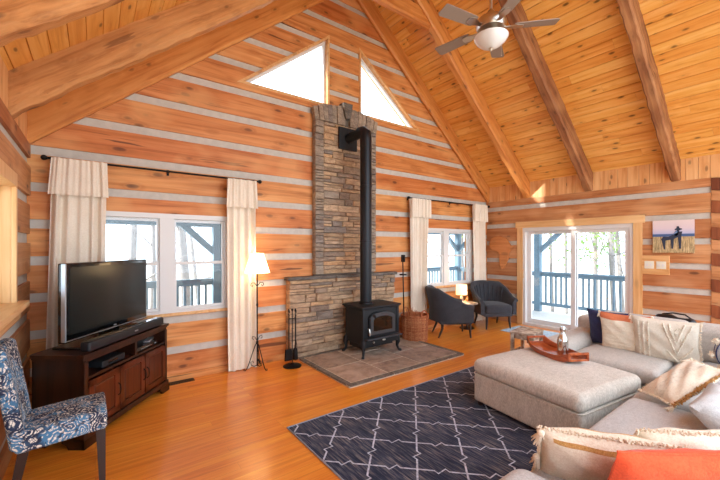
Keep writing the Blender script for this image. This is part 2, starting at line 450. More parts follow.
    def build(s, name, mats, parent=None, smooth=False, label=None, loc=None, rot=None):
        me = bpy.data.meshes.new(name); me.from_pydata(s.v, [], s.f)
        if not isinstance(mats, (list, tuple)): mats = [mats]
        for m in mats: me.materials.append(m)
        me.polygons.foreach_set('material_index', s.m)
        at = me.attributes.new('v', 'FLOAT', 'FACE'); at.data.foreach_set('value', s.a)
        bm = bmesh.new(); bm.from_mesh(me)
        bmesh.ops.remove_doubles(bm, verts=bm.verts, dist=1e-6)
        bmesh.ops.recalc_face_normals(bm, faces=bm.faces); bm.to_mesh(me); bm.free()
        if smooth:
            me.polygons.foreach_set('use_smooth', [True] * len(me.polygons))
            me.set_sharp_from_angle(angle=math.radians(40 if smooth is True else smooth))
        o = bpy.data.objects.new(name, me); C.objects.link(o)
        if parent: o.parent = parent
        if label: o['label'] = label
        if loc: o.location = loc
        if rot: o.rotation_euler = rot
        return o

def thing(name, label, cat, loc=(0, 0, 0), rz=0, group=None):
    o = bpy.data.objects.new(name, None); C.objects.link(o); o.empty_display_size = .1
    o.location = loc; o.rotation_euler = (0, 0, rz)
    o['label'] = label; o['category'] = cat
    if group: o['group'] = group
    return o
def tag(o, label, cat, group=None):
    o['label'] = label; o['category'] = cat
    if group: o['group'] = group
    return o
def struct(o): o['kind'] = 'structure'; return o
def dup(root, loc, rz, label, group=None):
    r = root.copy(); C.objects.link(r); r.location = loc; r.rotation_euler = (0, 0, rz); r['label'] = label
    if group: r['group'] = group
    for ch in list(root.children):
        c = ch.copy(); C.objects.link(c); c.parent = r
        for g in ch.children:
            d = g.copy(); C.objects.link(d); d.parent = c
    return r
def TR(loc=(0, 0, 0), rx=0, ry=0, rz=0):
    return Matrix.Translation(loc) @ Matrix.Rotation(rz, 4, 'Z') @ Matrix.Rotation(ry, 4, 'Y') @ Matrix.Rotation(rx, 4, 'X')

# convex polygon clipping, used to cut log courses around openings and the roof line
def clip(poly, n, c, keep=1):
    """keep the side where keep*(n.p - c) >= 0"""
    out = []
    for i in range(len(poly)):
        p, q = poly[i], poly[(i + 1) % len(poly)]
        dp = keep * (n[0]*p[0] + n[1]*p[1] - c); dq = keep * (n[0]*q[0] + n[1]*q[1] - c)
        if dp >= -1e-9: out.append(p)
        if (dp > 1e-9 and dq < -1e-9) or (dp < -1e-9 and dq > 1e-9):
            t = dp / (dp - dq); out.append((p[0] + (q[0]-p[0])*t, p[1] + (q[1]-p[1])*t))
    return out if len(out) >= 3 else []
def area(p): return abs(sum(p[i][0]*p[(i+1) % len(p)][1] - p[(i+1) % len(p)][0]*p[i][1] for i in range(len(p)))) / 2
def subtract(polys, hole):
    # hole is counter-clockwise convex
    a2 = sum(hole[i][0]*hole[(i+1) % len(hole)][1] - hole[(i+1) % len(hole)][0]*hole[i][1] for i in range(len(hole)))
    if a2 < 0: hole = hole[::-1]
    out = []
    for p in polys:
        rest = p
        for i in range(len(hole)):
            a, b = hole[i], hole[(i+1) % len(hole)]
            n = (-(b[1]-a[1]), b[0]-a[0]); c = n[0]*a[0] + n[1]*a[1]   # left side is inside
            o = clip(rest, n, c, -1)
            if o and area(o) > 1e-6: out.append(o)
            rest = clip(rest, n, c, 1)
            if not rest or area(rest) < 1e-6: rest = []; break
    return out
SKY, SUN, LAMP, EXPO = 3.0, 6.0, 35.0, 0.68
# ------------------------------------------------------------------ the room
XL, XR, YB, YF = -.497, 6.865, 4.575, -1.2       # left, right, gable and rear limits (metres)
XC = (XL + XR) / 2; TH = .2
SL = .8333; ZC = 2.845; ZP = 2.515                 # roof slope, ceiling at the eaves, top of the side wall logs
def zceil(x): return ZC + SL * (min(x - XL, XR - x))

b = MB(); b.box((XL - .3, YF, -.12), (XR + .25, YB + .22, 0))
struct(b.build('floor', M['floor']))

def course_wall(mb, a0, a1, z0, z1, courses, holes, planes, depth0, depth1, plane, logmat=0, chmat=1, seed=1, inset=.022):
    """courses: sorted list of chink top heights; each chink strip is CH high, logs in between"""
    CH = .088; rr = random.Random(seed)
    bands = []; z = z0
    for c in courses:
        if c - CH > z: bands.append((z, c - CH, 0))
        if c > z0: bands.append((max(z0, c - CH), min(c, z1), 1))
        z = c
    if z < z1: bands.append((z, z1, 0))
    sgn = 1 if depth1 > depth0 else -1
    for (za, zb, kind) in bands:
        if zb <= za: continue
        v = rr.random(); off = rr.uniform(-.006, .006)
        polys = [[(a0, za), (a1, za), (a1, zb), (a0, zb)]]
        for (n, c) in planes: polys = [q for q in (clip(p, n, c, 1) for p in polys) if q]
        for h in holes: polys = subtract(polys, h)
        for p in polys:
            d = depth0 + sgn * (inset if kind else 0) + (0 if kind else off)
            mb.prism(p, d, depth1, plane, v=v, mat=chmat if kind else logmat)

gable_courses = [.398 + .3545 * k for k in range(-1, 16)]
side_courses = [.235 + .36 * k for k in range(0, 7)]
W1 = (-.05, 1.36, .79, 1.93)      # left double window, outer casing
W2 = (4.86, 6.36, .80, 1.91)      # right double window
T1 = [(1.46, 3.665), (2.83, 3.665), (2.83, 4.74)]
T2 = [(3.40, 3.665), (4.80, 3.665), (3.40, 4.74)]
def rect(w): return [(w[0], w[2]), (w[1], w[2]), (w[1], w[3]), (w[0], w[3])]
roofplanes = [((SL, -1), -(ZC - SL * XL)), ((-SL, -1), -(ZC + SL * XR))]
b = MB()
course_wall(b, XL - .2, XR + .2, 0, 6.2, gable_courses, [rect(W1), rect(W2), T1, T2], roofplanes, YB, YB + TH, 'xz', seed=5)
struct(b.build('wall_back', [M['log_x'], M['chink']]))

DOOR = (1.83, 3.84, 0, 1.98)
def knee(mb, x0, x1, y0, y1, seed):
    rr = random.Random(seed); y = y0
    while y < y1:
        w = rr.choice((.12, .135, .15)); e = min(y + w, y1)
        mb.box((x0, y + .002, ZP), (x1, e - .002, ZC + .1), v=rr.random(), mat=2); y = e
b = MB()
course_wall(b, 1.04, YB, 0, ZP, side_courses, [rect(DOOR)], [], XR, XR + TH, 'yz', seed=9)
knee(b, XR + .012, XR + .08, YF, YB, 4)
struct(b.build('wall_right', [M['log_y'], M['chink'], M['knee']]))

# dovetailed corner at the near end of the right wall, with the wall beyond it
b = MB(); z = .05
b.box((XR + .02, .8, 0), (XR + TH, 1.04, ZP), v=.4, mat=1)
k = 0
for zt in (.40, .752, 1.11, 1.47, 1.835, 2.2, 2.515):
    h = .215
    b.prism([(.80, zt - h), (1.035, zt - h + .045), (1.035, zt - .005), (.80, zt - .04)], XR - .012, XR + .1, 'yz', mat=0)
    b.prism([(.80, zt - h - .14), (1.035, zt - h - .1), (1.035, zt - h + .035), (.80, zt - h - .005)], XR - .003, XR + .1, 'yz', mat=1)
struct(b.build('trim_1', [M['darklog'], M['log_y']]))
b = MB()
course_wall(b, YF, .8, 0, ZP, side_courses, [], [], XR + .02, XR + TH, 'yz', seed=19)
struct(b.build('wall_right_near', [M['log_y'], M['chink']]))

WL = (2.05, 3.69, 1.06, 2.03)
b = MB()
course_wall(b, YF, YB, 0, ZP, side_courses, [rect(WL)], [], XL, XL - TH, 'yz', seed=12)
knee(b, XL - .08, XL - .012, YF, YB, 6)
struct(b.build('wall_left', [M['log_y'], M['chink'], M['knee']]))

# ceiling: tongue and groove boards along the ridge, both slopes
b = MB(); rr = random.Random(3)
b.prism([(XL - .35, ZC - .15 * SL - .15), (XC, zceil(XC) + .03), (XR + .35, ZC - .15 * SL - .15), (XR + .35, ZC + .05), (XC, zceil(XC) + .3), (XL - .35, ZC + .05)][::-1], YF, YB + .2, 'xz', mat=1) if False else None
ang = math.atan(SL); Ls = (XC - XL + .3) / math.cos(ang)
for side in (-1, 1):
    x0 = XL - .3 if side < 0 else XR + .3
    sx = 1 if side < 0 else -1
    s = 0
    while s < Ls:
        w = .138; y = YF - rr.random() * 2
        while y < YB + .25:
            L = rr.choice((2.2, 2.9, 3.6, 4.3)); y0, y1 = max(y, YF), min(y + L, YB + .25); v = rr.random()
            if y1 > y0:
                e = .0035; q = []
                for (ds, dz) in ((.001, .012), (e + .001, 0), (w - e, 0), (w - .001, .012), (w - .001, .022), (.001, .022)):
                    t = min(s + ds, Ls)
                    q.append((x0 + sx * (t * math.cos(ang) - dz * math.sin(ang)), ZC - .3 * SL + t * math.sin(ang) + dz * math.cos(ang)))
                b.prism(q, y0 + .0008, y1 - .0008, 'xz', v=v)
            y += L
        s += w
    # roof deck above the boards
    q = []
    for t, dz in ((0, .018), (Ls, .018), (Ls, .12), (0, .12)):
        q.append((x0 + sx * (t * math.cos(ang) - dz * math.sin(ang)), ZC - .3 * SL + t * math.sin(ang) + dz * math.cos(ang)))
    b.prism(q, YF, YB + .25, 'xz', mat=1)
struct(b.build('ceiling', [M['ceil'], M['rafter']]))

# rafters: rough sawn timbers with waney edges
def hewn(mb, p0, p1, wy, h, seed, rough=.012, n=70, v=None):
    """beam running in the x-z plane from p0 to p1 (top centre line), wy wide in y, h deep below"""
    rr = random.Random(seed); p0 = Vector(p0); p1 = Vector(p1); d = (p1 - p0).normalized()
    up = Vector((0, 1, 0)).cross(d); up = up if up.z > 0 else -up
    ph = [rr.uniform(0, 9) for _ in range(8)]
    vs = []; fs = []
    c0 = .022
    sec = [(-.5, 0, 0), (-.5, -1, 1), (-.5, -1, 2), (.5, -1, 3), (.5, -1, 4), (.5, 0, 5)]
    for i in range(n + 1):
        t = i / n; L = (p1 - p0).length
        def wb(k): return rough * (math.sin(t * L * 3.1 + ph[k]) * .5 + rr.uniform(-.7, .7))
        c = p0.lerp(p1, t)
        ch = c0 + abs(wb(0)) * 1.8; ch2 = c0 + abs(wb(2)) * 1.8; a = wb(1); bb = wb(3); bo = wb(4)
        pts = [(-wy/2 + a, 0), (-wy/2 + a, -h + ch + bo), (-wy/2 + a + ch * .7, -h + bo), (wy/2 + bb - ch2 * .7, -h + bo), (wy/2 + bb, -h + ch2 + bo), (wy/2 + bb, 0)]
        for (yy, zz) in pts: vs.append(c + Vector((0, yy, 0)) + up * zz)
    for i in range(n):
        for k in range(6): fs.append((i*6+k, i*6+(k+1) % 6, (i+1)*6+(k+1) % 6, (i+1)*6+k))
    fs.append(list(range(6))); fs.append([n*6+k for k in range(6)])
    mb.add(vs, fs, v if v is not None else rr.random())
def wood_variant(src, name, ry):
    m = M[src].copy(); m.name = name
    for nd in m.node_tree.nodes:
        if nd.type == 'MAPPING': nd.inputs['Rotation'].default_value = (0, 0, 0)
    return m
# grain of a sloping timber follows the timber: rotate object frame instead of the mesh
def beam_obj(name, xa, za, xb, zb, y, wy, h, seed, mat, rough):
    L = math.hypot(xb - xa, zb - za); a = math.atan2(zb - za, xb - xa)
    mb = MB(); hewn(mb, (0, 0, 0), (L, 0, 0), wy, h, seed, rough)
    o = mb.build(name, mat, smooth=25, loc=(xa, y, za), rot=(0, -a, 0)); return struct(o)
RV = .325 * math.cos(ang)
n_ = 2
for (y, wy, matl, rg) in ((4.54, .07, 'rafter_new', .003), (3.67, .13, 'rafter_new', .006), (2.57, .135, 'rafter', .008), (1.42, .125, 'rafter', .008), (.27, .13, 'rafter', .008), (-.85, .13, 'rafter', .008)):
    for side in (-1, 1):
        mt = M['rafter_tan'] if side < 0 and y < 4 else M[matl]
        if side < 0: beam_obj('trim_%d' % n_, XL - .16, zceil(XL) - .16 * SL, XC + .02, zceil(XC) + .016, y, wy, RV, n_ * 3, mt, rg + (.004 if 2 < y < 4 else 0))
        else: beam_obj('trim_%d' % n_, XC - .02, zceil(XC) + .016, XR + .16, zceil(XR) - .16 * SL, y, wy, RV, n_ * 3, mt, rg)
        n_ += 1
# collar tie across the rafter pair nearest the gable
mb = MB(); hewn(mb, (0, 0, 0), (1.95, 0, 0), .1, .22, 77, .004); struct(mb.build('trim_%d' % n_, M['rafter_new'], smooth=25, loc=(XC - .975, 3.69, 5.08))); n_ += 1

# ------------------------------------------------------------------ windows and door
def double_window(idx, x0, x1, z0, z1, y, panes, rail):
    root = MB()
    # vinyl frame
    def fr(a, c): root.box(a, c)
    yf, yb = y - .008, y + .09
    fr((x0, yf, z1 - .055), (x1, yb, z1)); fr((x0, yf, z0), (x1, yb, z0 + .03)); e1, e2 = z0 + .0301, z1 - .0551
    fr((x0, yf + .002, e1), (panes[0][0] - .0, yb, e2)); fr((panes[-1][1], yf + .002, e1), (x1, yb, e2))
    fr((panes[0][1], yf + .002, e1), (panes[1][0], yb, e2))
    o = struct(root.build('window_%d' % idx, M['white']))
    for (a, c) in panes:
        s = MB(); e = .028; yy = y + .035
        for (za, zb, yo) in ((z0 + .03, rail + .02, -.012), (rail - .02, z1 - .055, .012)):
            s.box((a + .001, yy + yo - .011, za + e * 1.21), (a + e, yy + yo + .011, zb - e * 1.21)); s.box((c - e, yy + yo - .011, za + e * 1.21), (c - .001, yy + yo + .011, zb - e * 1.21))
            s.box((a + .001, yy + yo - .012, za + .001), (c - .001, yy + yo + .012, za + e * 1.2)); s.box((a + .001, yy + yo - .012, zb - e * 1.2), (c - .001, yy + yo + .012, zb - .001))
        so = s.build('sash', M['white'], o)
        g = MB(); g.box((a + .01, yy - .002, z0 + .04), (c - .01, yy + .002, z1 - .06)); g.build('pane', M['glass'], so)
    return o
double_window(1, W1[0], W1[1], W1[2], W1[3], YB, ((.02, .585), (.73, 1.30)), 1.36)
double_window(2, W2[0], W2[1], W2[2], W2[3], YB, ((4.90, 5.45), (5.60, 6.26)), 1.38)
# pine sill strips under the double windows
for w in (W1, W2):
    mb = MB(); mb.box((w[0] - .03, YB - .03, w[2] - .035), (w[1] + .03, YB + .1, w[2]), ch=.006)
    struct(mb.build('trim_%d' % n_, M['trimwood_h'])); n_ += 1

def tri_window(idx, tri):
    cx = sum(p[0] for p in tri) / 3; cz = sum(p[1] for p in tri) / 3
    def inset(tri, d):
        n = len(tri); out = []
        a2 = sum(tri[i][0]*tri[(i+1) % n][1] - tri[(i+1) % n][0]*tri[i][1] for i in range(n)); s = 1 if a2 > 0 else -1
        lines = []
        for i in range(n):
            a, c = Vector(tri[i]), Vector(tri[(i+1) % n]); t = (c - a).normalized(); nn = Vector((-t.y, t.x)) * s
            lines.append((nn, nn.dot(a) + d))
        for i in range(n):
            (n1, c1), (n2, c2) = lines[i - 1], lines[i]
            det = n1.x * n2.y - n1.y * n2.x
            out.append(((c1 * n2.y - c2 * n1.y) / det, (n1.x * c2 - n2.x * c1) / det))
        return out
    def ring(mb, o, i, y0, y1):
        n = 3
        for k in range(n):
            j = (k + 1) % n
            mb.prism([o[k], o[j], i[j], i[k]], y0, y1, 'xz')
    i1 = inset(tri, .028); i2 = inset(tri, .062)
    mb = MB(); ring(mb, inset(tri, -.004), i1, YB - .012, YB + .19)
    o = struct(mb.build('window_%d' % idx, M['trimwood_h']))
    mb = MB(); ring(mb, i1, i2, YB + .06, YB + .12); mb.build('sash', M['white'], o)
    mb = MB(); mb.prism(i1, YB + .088, YB + .092, 'xz'); mb.build('pane', M['glass'], o)
tri_window(3, T1); tri_window(4, T2)

# left wall window: pine jamb box, casing and thick sill
mb = MB()
y0, y1, z0, z1 = WL
mb.box((XL - .2, y0, z1 - .03), (XL + .002, y1, z1)); mb.box((XL - .2, y0, z0), (XL + .002, y0 + .03, z1)); mb.box((XL - .2, y1 - .03, z0), (XL + .002, y1, z1))
mb.box((XL - .2, y0, z0), (XL + .002, y1, z0 + .04))
o = struct(mb.build('window_5', M['trimwood']))
mb = MB()
for (ya, yb, za, zb) in ((y0 - .08, y1 + .0, z1 - .03, z1 + .07), (y1 - .045, y1 + .0, z0 + .05, z1 - .03), (y0 - .08, y0 + .02, z0 + .05, z1 - .03)):
    mb.box((XL - .002, ya, za), (XL + .028, yb, zb), ch=.004)
mb.build('window_casing', M['trimwood'], o)
mb = MB(); mb.box((XL - .18, y0 - .1, z0 + .03), (XL + .085, y1 + .09, z0 + .075), ch=.006)
mb.box((XL, y0 - .08, z0 - .05), (XL + .04, y1 + .04, z0 + .03), ch=.004)
mb.build('window_sill', M['plank'] if 'plank' in M else M['trimwood_h'], o)
mb = MB()
for (ya, yb) in ((y0 + .03, (y0 + y1) / 2), ((y0 + y1) / 2, y1 - .03)):
    for (a0, a1, c0, c1) in ((ya, yb, z0 + .07, z0 + .11), (ya, yb, z1 - .07, z1 - .03), (ya, ya + .04, z0 + .07, z1 - .03), (yb - .04, yb, z0 + .07, z1 - .03)):
        mb.box((XL - .16, a0, c0), (XL - .12, a1, c1))
so = mb.build('sash', M['white'], o)
mb = MB(); mb.box((XL - .142, y0 + .03, z0 + .08), (XL - .138, y1 - .03, z1 - .03)); mb.build('pane', M['glass'], so)

# sliding glass door
mb = MB(); ya, yb = 1.83, 3.84
mb.box((XR - .001, 1.926, .051), (XR + .16, 1.975, 1.859)); mb.box((XR - .001, 3.70, .051), (XR + .16, 3.751, 1.859))
mb.box((XR - .002, 1.925, 1.86), (XR + .16, 3.752, 1.93)); mb.box((XR - .002, 1.925, 0), (XR + .18, 3.752, .05))
dr_ = struct(mb.build('door_1', M['white']))
for (a, c, xo, nm) in ((1.975, 2.87, .05, 'fixed_panel'), (2.78, 3.70, .10, 'sliding_panel')):
    mb = MB(); x = XR + xo - .02; w = .075
    mb.box((x, a + .001, .131), (x + .039, a + w, 1.80)); mb.box((x, c - w, .131), (x + .039, c - .001, 1.80))
    mb.box((x, a + .001, .0505), (x + .04, c - .001, .13)); mb.box((x, a + .001, 1.801), (x + .04, c - .001, 1.8595))
    p = mb.build(nm, M['white'], dr_)
    mb = MB(); mb.box((x + .018, a + .05, .1), (x + .022, c - .05, 1.84)); mb.build('pane', M['glass'], p)
mb = MB(); mb.box((XR + .02, 3.72, .92), (XR + .05, 3.745, 1.12), ch=.008); mb.tube([(XR + .0, 3.735, .94), (XR - .03, 3.735, .97), (XR - .03, 3.735, 1.07), (XR, 3.735, 1.10)], .008, 6)
mb.build('door_handle', M['trimwood'], dr_)
mb = MB()
mb.box((XR - .022, 1.81, 0), (XR + .02, 1.925, 1.93), v=.3); mb.box((XR - .022, 3.752, 0), (XR + .02, 3.86, 1.93), v=.6)
mb.box((XR - .03, 1.78, 1.93), (XR + .02, 3.89, 2.05), v=.1, mat=1)
mb.box((XR - .001, 1.83, 1.93), (XR + TH, 3.84, 1.985), v=.1, mat=1); 
mb.build('door_casing', [M['trimwood'], M['trimwood_h']], dr_)
mb = MB(); mb.box((XL, YB - .022, 0), (XR, YB + .002, .075), v=.2); struct(mb.build('baseboard_back', M['log_x']))

# ------------------------------------------------------------------ outdoors: porch, railing, trees
mb = MB(); rr = random.Random(2)
y = YF - 1
x = XR + TH
for k in range(16):
    mb.box((XR + TH + k * .142, YF - 1.5, -.14), (XR + TH + k * .142 + .136, 7.35, -.1))
for k in range(17):
    mb.box((-3.2, YB + TH + k * .15, -.14), (XR + TH - .004, YB + TH + k * .15 + .143, -.1))
mb.box((-3.2, YB + TH, -.34), (9.3, 7.3, -.16)); mb.box((XR + TH, YF - 1.5, -.34), (9.3, YB, -.16))
struct(mb.build('floor_porch', M['deck']))

def railing(p0, p1, label, posts_between=None):
    t = thing('porch_railing', label, 'railing')
    a, c = Vector(p0), Vector(p1); L = (c - a).length; d = (c - a) / L
    rz = math.atan2(d.y, d.x)
    t.location = a; t.rotation_euler = (0, 0, rz)
    mb = MB(); mb.box((0, -.045, .82), (L, .045, .86)); mb.box((0, -.02, .74), (L, .02, .82)); mb.build('top_rail', M['porch'], t)
    mb = MB(); mb.box((0, -.02, .0), (L, .02, .08)); mb.build('bottom_rail', M['porch'], t)
    n = int(L / .125); n = min(n, 99); g = MB(); g.box((-.019, -.019, .08), (.019, .019, .74))
    first = g.build('baluster', M['porch'], t)
    first.location = (L / (n + 1), 0, 0)
    for i in range(1, n):
        o = first.copy(); C.objects.link(o); o.location = ((i + 1) * L / (n + 1), 0, 0)
    return t
railing((9.2, 7.05, .06), (9.2, 4.70, .06), 'blue-grey porch railing seen through the sliding door, left of the porch post')
railing((9.2, 4.54, .06), (9.2, .6, .06), 'blue-grey porch railing running across the sliding door, right of the porch post')
railing((-.6, 7.15, .09), (1.80, 7.15, .09), 'blue-grey porch railing behind the left double window, left of its post')
railing((1.96, 7.15, .09), (3.2, 7.15, .09), 'short stretch of blue-grey porch railing right of the left window post')
railing((6.4, 7.15, .09), (9.1, 7.15, .09), 'blue-grey porch railing seen through the right double window')

def post(x, y, label, braces):
    t = thing('porch_post', label, 'post', (x, y, -.1))
    mb = MB(); mb.box((-.075, -.075, 0), (.075, .075, 2.1), ch=.008); mb.build('column', M['porch'], t)
    for (dx, dy) in braces:
        mb = MB(); L = .62
        a = Vector((dx * .05, dy * .05, 1.55)); c = Vector((dx * L, dy * L, 2.08))
        d = (c - a).normalized(); s = Vector((-dy, dx, 0)) * .045; u = d.cross(s).normalized() * .055
        vs = [a + s + u, a - s + u, a - s - u, a + s - u, c + s + u, c - s + u, c - s - u, c + s - u]
        mb.add(vs, [(0,1,2,3), (4,7,6,5), (0,4,5,1), (1,5,6,2), (2,6,7,3), (3,7,4,0)]); mb.build('brace', M['porch'], t)
post(9.2, 4.62, 'blue-grey timber porch post with a brace, seen through the left door panel', ((0, -1),))
post(1.88, 7.15, 'blue-grey porch post with two braces behind the left double window', ((1, 0), (-1, 0)))
post(9.2, 7.15, 'blue-grey corner porch post with braces behind the right double window', ((-1, 0), (0, -1)))
mb = MB()
mb.box((-3.2, 7.07, 1.93), (9.3, 7.23, 2.2)); mb.box((9.12, YF - 1.5, 2.0), (9.28, 7.06, 2.2))
struct(mb.build('trim_%d' % n_, M['porch'])); n_ += 1
mb = MB()
mb.add([(-3.2, YB + TH, 2.75), (9.5, YB + TH, 2.75), (9.5, 7.5, 2.2), (-3.2, 7.5, 2.2), (-3.2, YB + TH, 2.83), (9.5, YB + TH, 2.83), (9.5, 7.5, 2.28), (-3.2, 7.5, 2.28)], [(0,1,2,3), (4,7,6,5), (0,4,5,1), (1,5,6,2), (2,6,7,3), (3,7,4,0)])
mb.add([(XL - TH, YB + TH, 2.75), (XL - TH, YF, 2.75), (-3.2, YF, 2.2), (-3.2, 7.5, 2.2), (XL - TH, YB + TH, 2.83), (XL - TH, YF, 2.83), (-3.2, YF, 2.28), (-3.2, 7.5, 2.28)], [(0,1,2,3), (4,7,6,5), (0,4,5,1), (1,5,6,2), (2,6,7,3), (3,7,4,0)])  # added roof slab, out of view, keeps sun out of the left window
struct(mb.build('ceiling_porch_and_sun_block', M['porch']))
mb = MB()
import_ground = [(-60, -60), (60, -60), (60, 60), (-60, 60)]
mb.prism(import_ground, -3.2, -3.0, 'xy'); struct(mb.build('ground', M['ground']))

def tree(x, y, h, r, seed, label, leaves=0, z0=-3.0):
    rr = random.Random(seed); t = thing('tree', label, 'tree', (x, y, z0), 0, 'trees beyond the porch')
    lean = (rr.uniform(-.06, .06), rr.uniform(-.06, .06))
    def P(s): return Vector((lean[0] * s * h + .12 * math.sin(s * 5 + seed), lean[1] * s * h + .1 * math.cos(s * 4 + seed), s * h))
    n = 12; mb = MB(); mb.tube([P(i / n) for i in range(n + 1)], [r * (1 - .7 * i / n) for i in range(n + 1)], 9); mb.build('trunk', M['bark'], t, smooth=True)
    br = MB(); lf = MB(); tips = []
    def branch(p, d, L, rad, lv):
        pts = [p]; q = p.copy(); dd = d.copy()
        for i in range(5):
            dd = (dd + Vector((rr.uniform(-.25, .25), rr.uniform(-.25, .25), rr.uniform(-.08, .2)))).normalized(); q = q + dd * L / 5; pts.append(q.copy())
            if lv < 2 and i > 0 and rr.random() < .75:
                branch(q.copy(), (dd + Vector((rr.uniform(-1, 1), rr.uniform(-1, 1), rr.uniform(-.1, .7)))).normalized(), L * .55, rad * .5, lv + 1)
            elif lv == 2: tips.append(q.copy())
        br.tube(pts, [rad * (1 - .8 * i / 5) for i in range(6)], 5, cap=False)
    for k in range(9):
        s = rr.uniform(.3, .95); a = rr.uniform(0, 2 * PI)
        branch(P(s), Vector((math.cos(a), math.sin(a), rr.uniform(.2, .9))).normalized(), h * rr.uniform(.16, .3), r * .35 * (1.1 - s), 0)
    br.build('branches', M['bark'], t)
    if leaves:
        for p in tips:
            for _ in range(leaves):
                c = p + Vector((rr.gauss(0, .25), rr.gauss(0, .25), rr.gauss(0, .25))); s = rr.uniform(.045, .085)
                u = Vector((rr.gauss(0, 1), rr.gauss(0, 1), rr.gauss(0, 1))).normalized(); w = u.orthogonal().normalized()
                lf.add([c - u * s, c + w * s * .5, c + u * s, c - w * s * .5], [(0, 1, 2, 3)])
        o = lf.build('foliage', M['leaf'], t); o['kind'] = 'stuff'
    return t
spots = [(.66, 10.0, 9, .13, 0, 'slender bare tree, leftmost behind the left double window'), (1.12, 10.6, 10, .09, 0, 'thin bare tree seen in the left pane of the left window, beside the window mullion'),
         (1.98, 10.6, 11, .16, 0, 'thick bare tree just right of the mullion of the left double window'), (3.2, 14.5, 10, .1, 0, 'thin far bare tree between the trunk and the post in the left window'),
         (12.0, 10.3, 10, .11, 8, 'leafing tree seen in the left pane of the right double window'), (13.6, 10.2, 10, .12, 8, 'leafing tree seen in the right pane of the right double window'),
         (12.5, 5.6, 11, .07, 7, 'leafing tree in the left door panel, just right of the porch post'), (15.0, 6.25, 11, .08, 7, 'leafing tree left of the centre stile of the door'),
         (14.0, 4.95, 12, .10, 7, 'leafing tree just right of the door centre stile'), (12.6, 4.1, 11, .06, 7, 'thin leafing tree in the middle of the right door panel'),
         (14.5, 4.4, 11, .09, 7, 'leafing tree near the right edge of the sliding door view'),
         (12.0, 12.6, 15, .17, 0, 'tall bare tree showing in the right triangular window'), (12.2, 3.72, 11, .09, 0, 'slender pale bare trunk right of centre in the right door panel')]
for i, (x, y, h, r, lv, lb) in enumerate(spots): tree(x, y, h, r, 11 + i, lb, lv)
# ------------------------------------------------------------------ stone chimney and hearth
def stones(mb, x0, x1, z0, z1, yf, yb, seed, hmin=.04, hmax=.085, lmin=.10, lmax=.34, dep=.02, mat=0, top=None):
    rr = random.Random(seed); z = z0
    while z < z1 - .005:
        h = rr.uniform(hmin, hmax)
        if z + h > z1 - hmin * .6: h = z1 - z
        x = x0
        while x < x1 - .001:
            L = rr.uniform(lmin, lmax)
            if x + L > x1 - lmin * .6: L = x1 - x
            zz = z + h
            if top: zz = min(zz, top(x + L / 2))
            if zz > z + .01:
                sub = [(z, zz)] if h < .07 or rr.random() < .6 else [(z, z + h * .5), (z + h * .5, zz)]
                for (a, c) in sub:
                    if c - a < .01: continue
                    y = yf + rr.uniform(-dep, dep * .4); g = .0025
                    # irregular front face
                    j = lambda: rr.uniform(-.006, .006)
                    vs = [(x + g, yb, a + g), (x + L - g, yb, a + g), (x + L - g, yb, c - g), (x + g, yb, c - g),
                          (x + g, y + .012, a + g), (x + L - g, y + .012, a + g), (x + L - g, y + .012, c - g), (x + g, y + .012, c - g),
                          (x + g + .008, y + j(), a + g + .007), (x + L - g - .008, y + j(), a + g + .007), (x + L - g - .008, y + j(), c - g - .007), (x + g + .008, y + j(), c - g - .007)]
                    mb.add(vs, [(0,1,5,4), (1,2,6,5), (2,3,7,6), (3,0,4,7), (4,5,9,8), (5,6,10,9), (6,7,11,10), (7,4,8,11), (8,9,10,11)], rr.random(), mat)
            x += L
        z += h
chim = thing('stone_chimney', 'tall stacked ledger stone chimney with arched top behind the wood stove', 'chimney', (3.09, YB, 0))
cx = 3.09
CX0, CX1, YU, YLo = 2.535 - cx, 3.67 - cx, 4.50 - YB, 4.45 - YB
mb = MB(); mb.box((CX0 + .01, YU + .02, 1.1), (CX1 - .01, -.011, 3.52), mat=1)
stones(mb, CX0 + .15, CX1 - .15, 1.15, 3.40, YU, -.012, 21, .055, .12, .12, .42)
mb.build('stone_column', [M['stone'], M['voidstone']], chim)
for xa, xb in ((CX0, CX0 + .15), (CX1 - .15, CX1)):
    mb = MB(); stones(mb, xa, xb, 1.15, 3.40, YU - .022, -.012, 31 + int(xa * 10), .07, .15, .14, .2, .008)
    mb.build('border_stones', M['stone_gray'], chim)
# arched soldier course
mb = MB(); rr = random.Random(8)
R0 = 1.55; zc0 = 3.54 - 1.27   # arc centre for the lower edge
def arcz(x, R_): return zc0 + math.sqrt(max(R_ * R_ - x * x, 0)) - .16
n = 15
for i in range(n):
    if i == 7: continue
    xa = CX0 + (CX1 - CX0) * i / n + .003; xb = CX0 + (CX1 - CX0) * (i + 1) / n - .003
    xm = (xa + xb) / 2; hh = .27
    zl = 3.40; zt = arcz(xm, 1.42) + .155 + rr.uniform(-.008, .008) 
    y = YU - .028 + rr.uniform(-.01, .006); sk = xm * .06
    mb.prism([(xa, zl), (xb, zl), (xb + sk, zt - (abs(xb) - abs(xm)) * .25), (xa + sk, zt - (abs(xa) - abs(xm)) * .25)], y, -.012, 'xz', v=rr.random())
mb.build('arch_stones', M['stone_gray'], chim)
mb = MB(); zt = arcz(0, 1.42) + .155
mb.prism([(-.035, 3.50), (.035, 3.50), (.06, 3.56), (.085, zt + .05), (-.085, zt + .05), (-.06, 3.56)], YU - .06, -.012, 'xz', v=.1)
k_ = mb.build('keystone', M['slate'], chim); k_['label'] = 'dark grey wedge keystone'
mb = MB(); mb.box((2.13 - cx, YLo + .02, .03), (4.03 - cx, -.011, 1.09), mat=1)
stones(mb, 2.12 - cx, 4.045 - cx, .02, 1.09, YLo, -.012, 55, .06, .13, .13, .46, .03)
mb.build('stone_base', [M['stone'], M['voidstone']], chim)
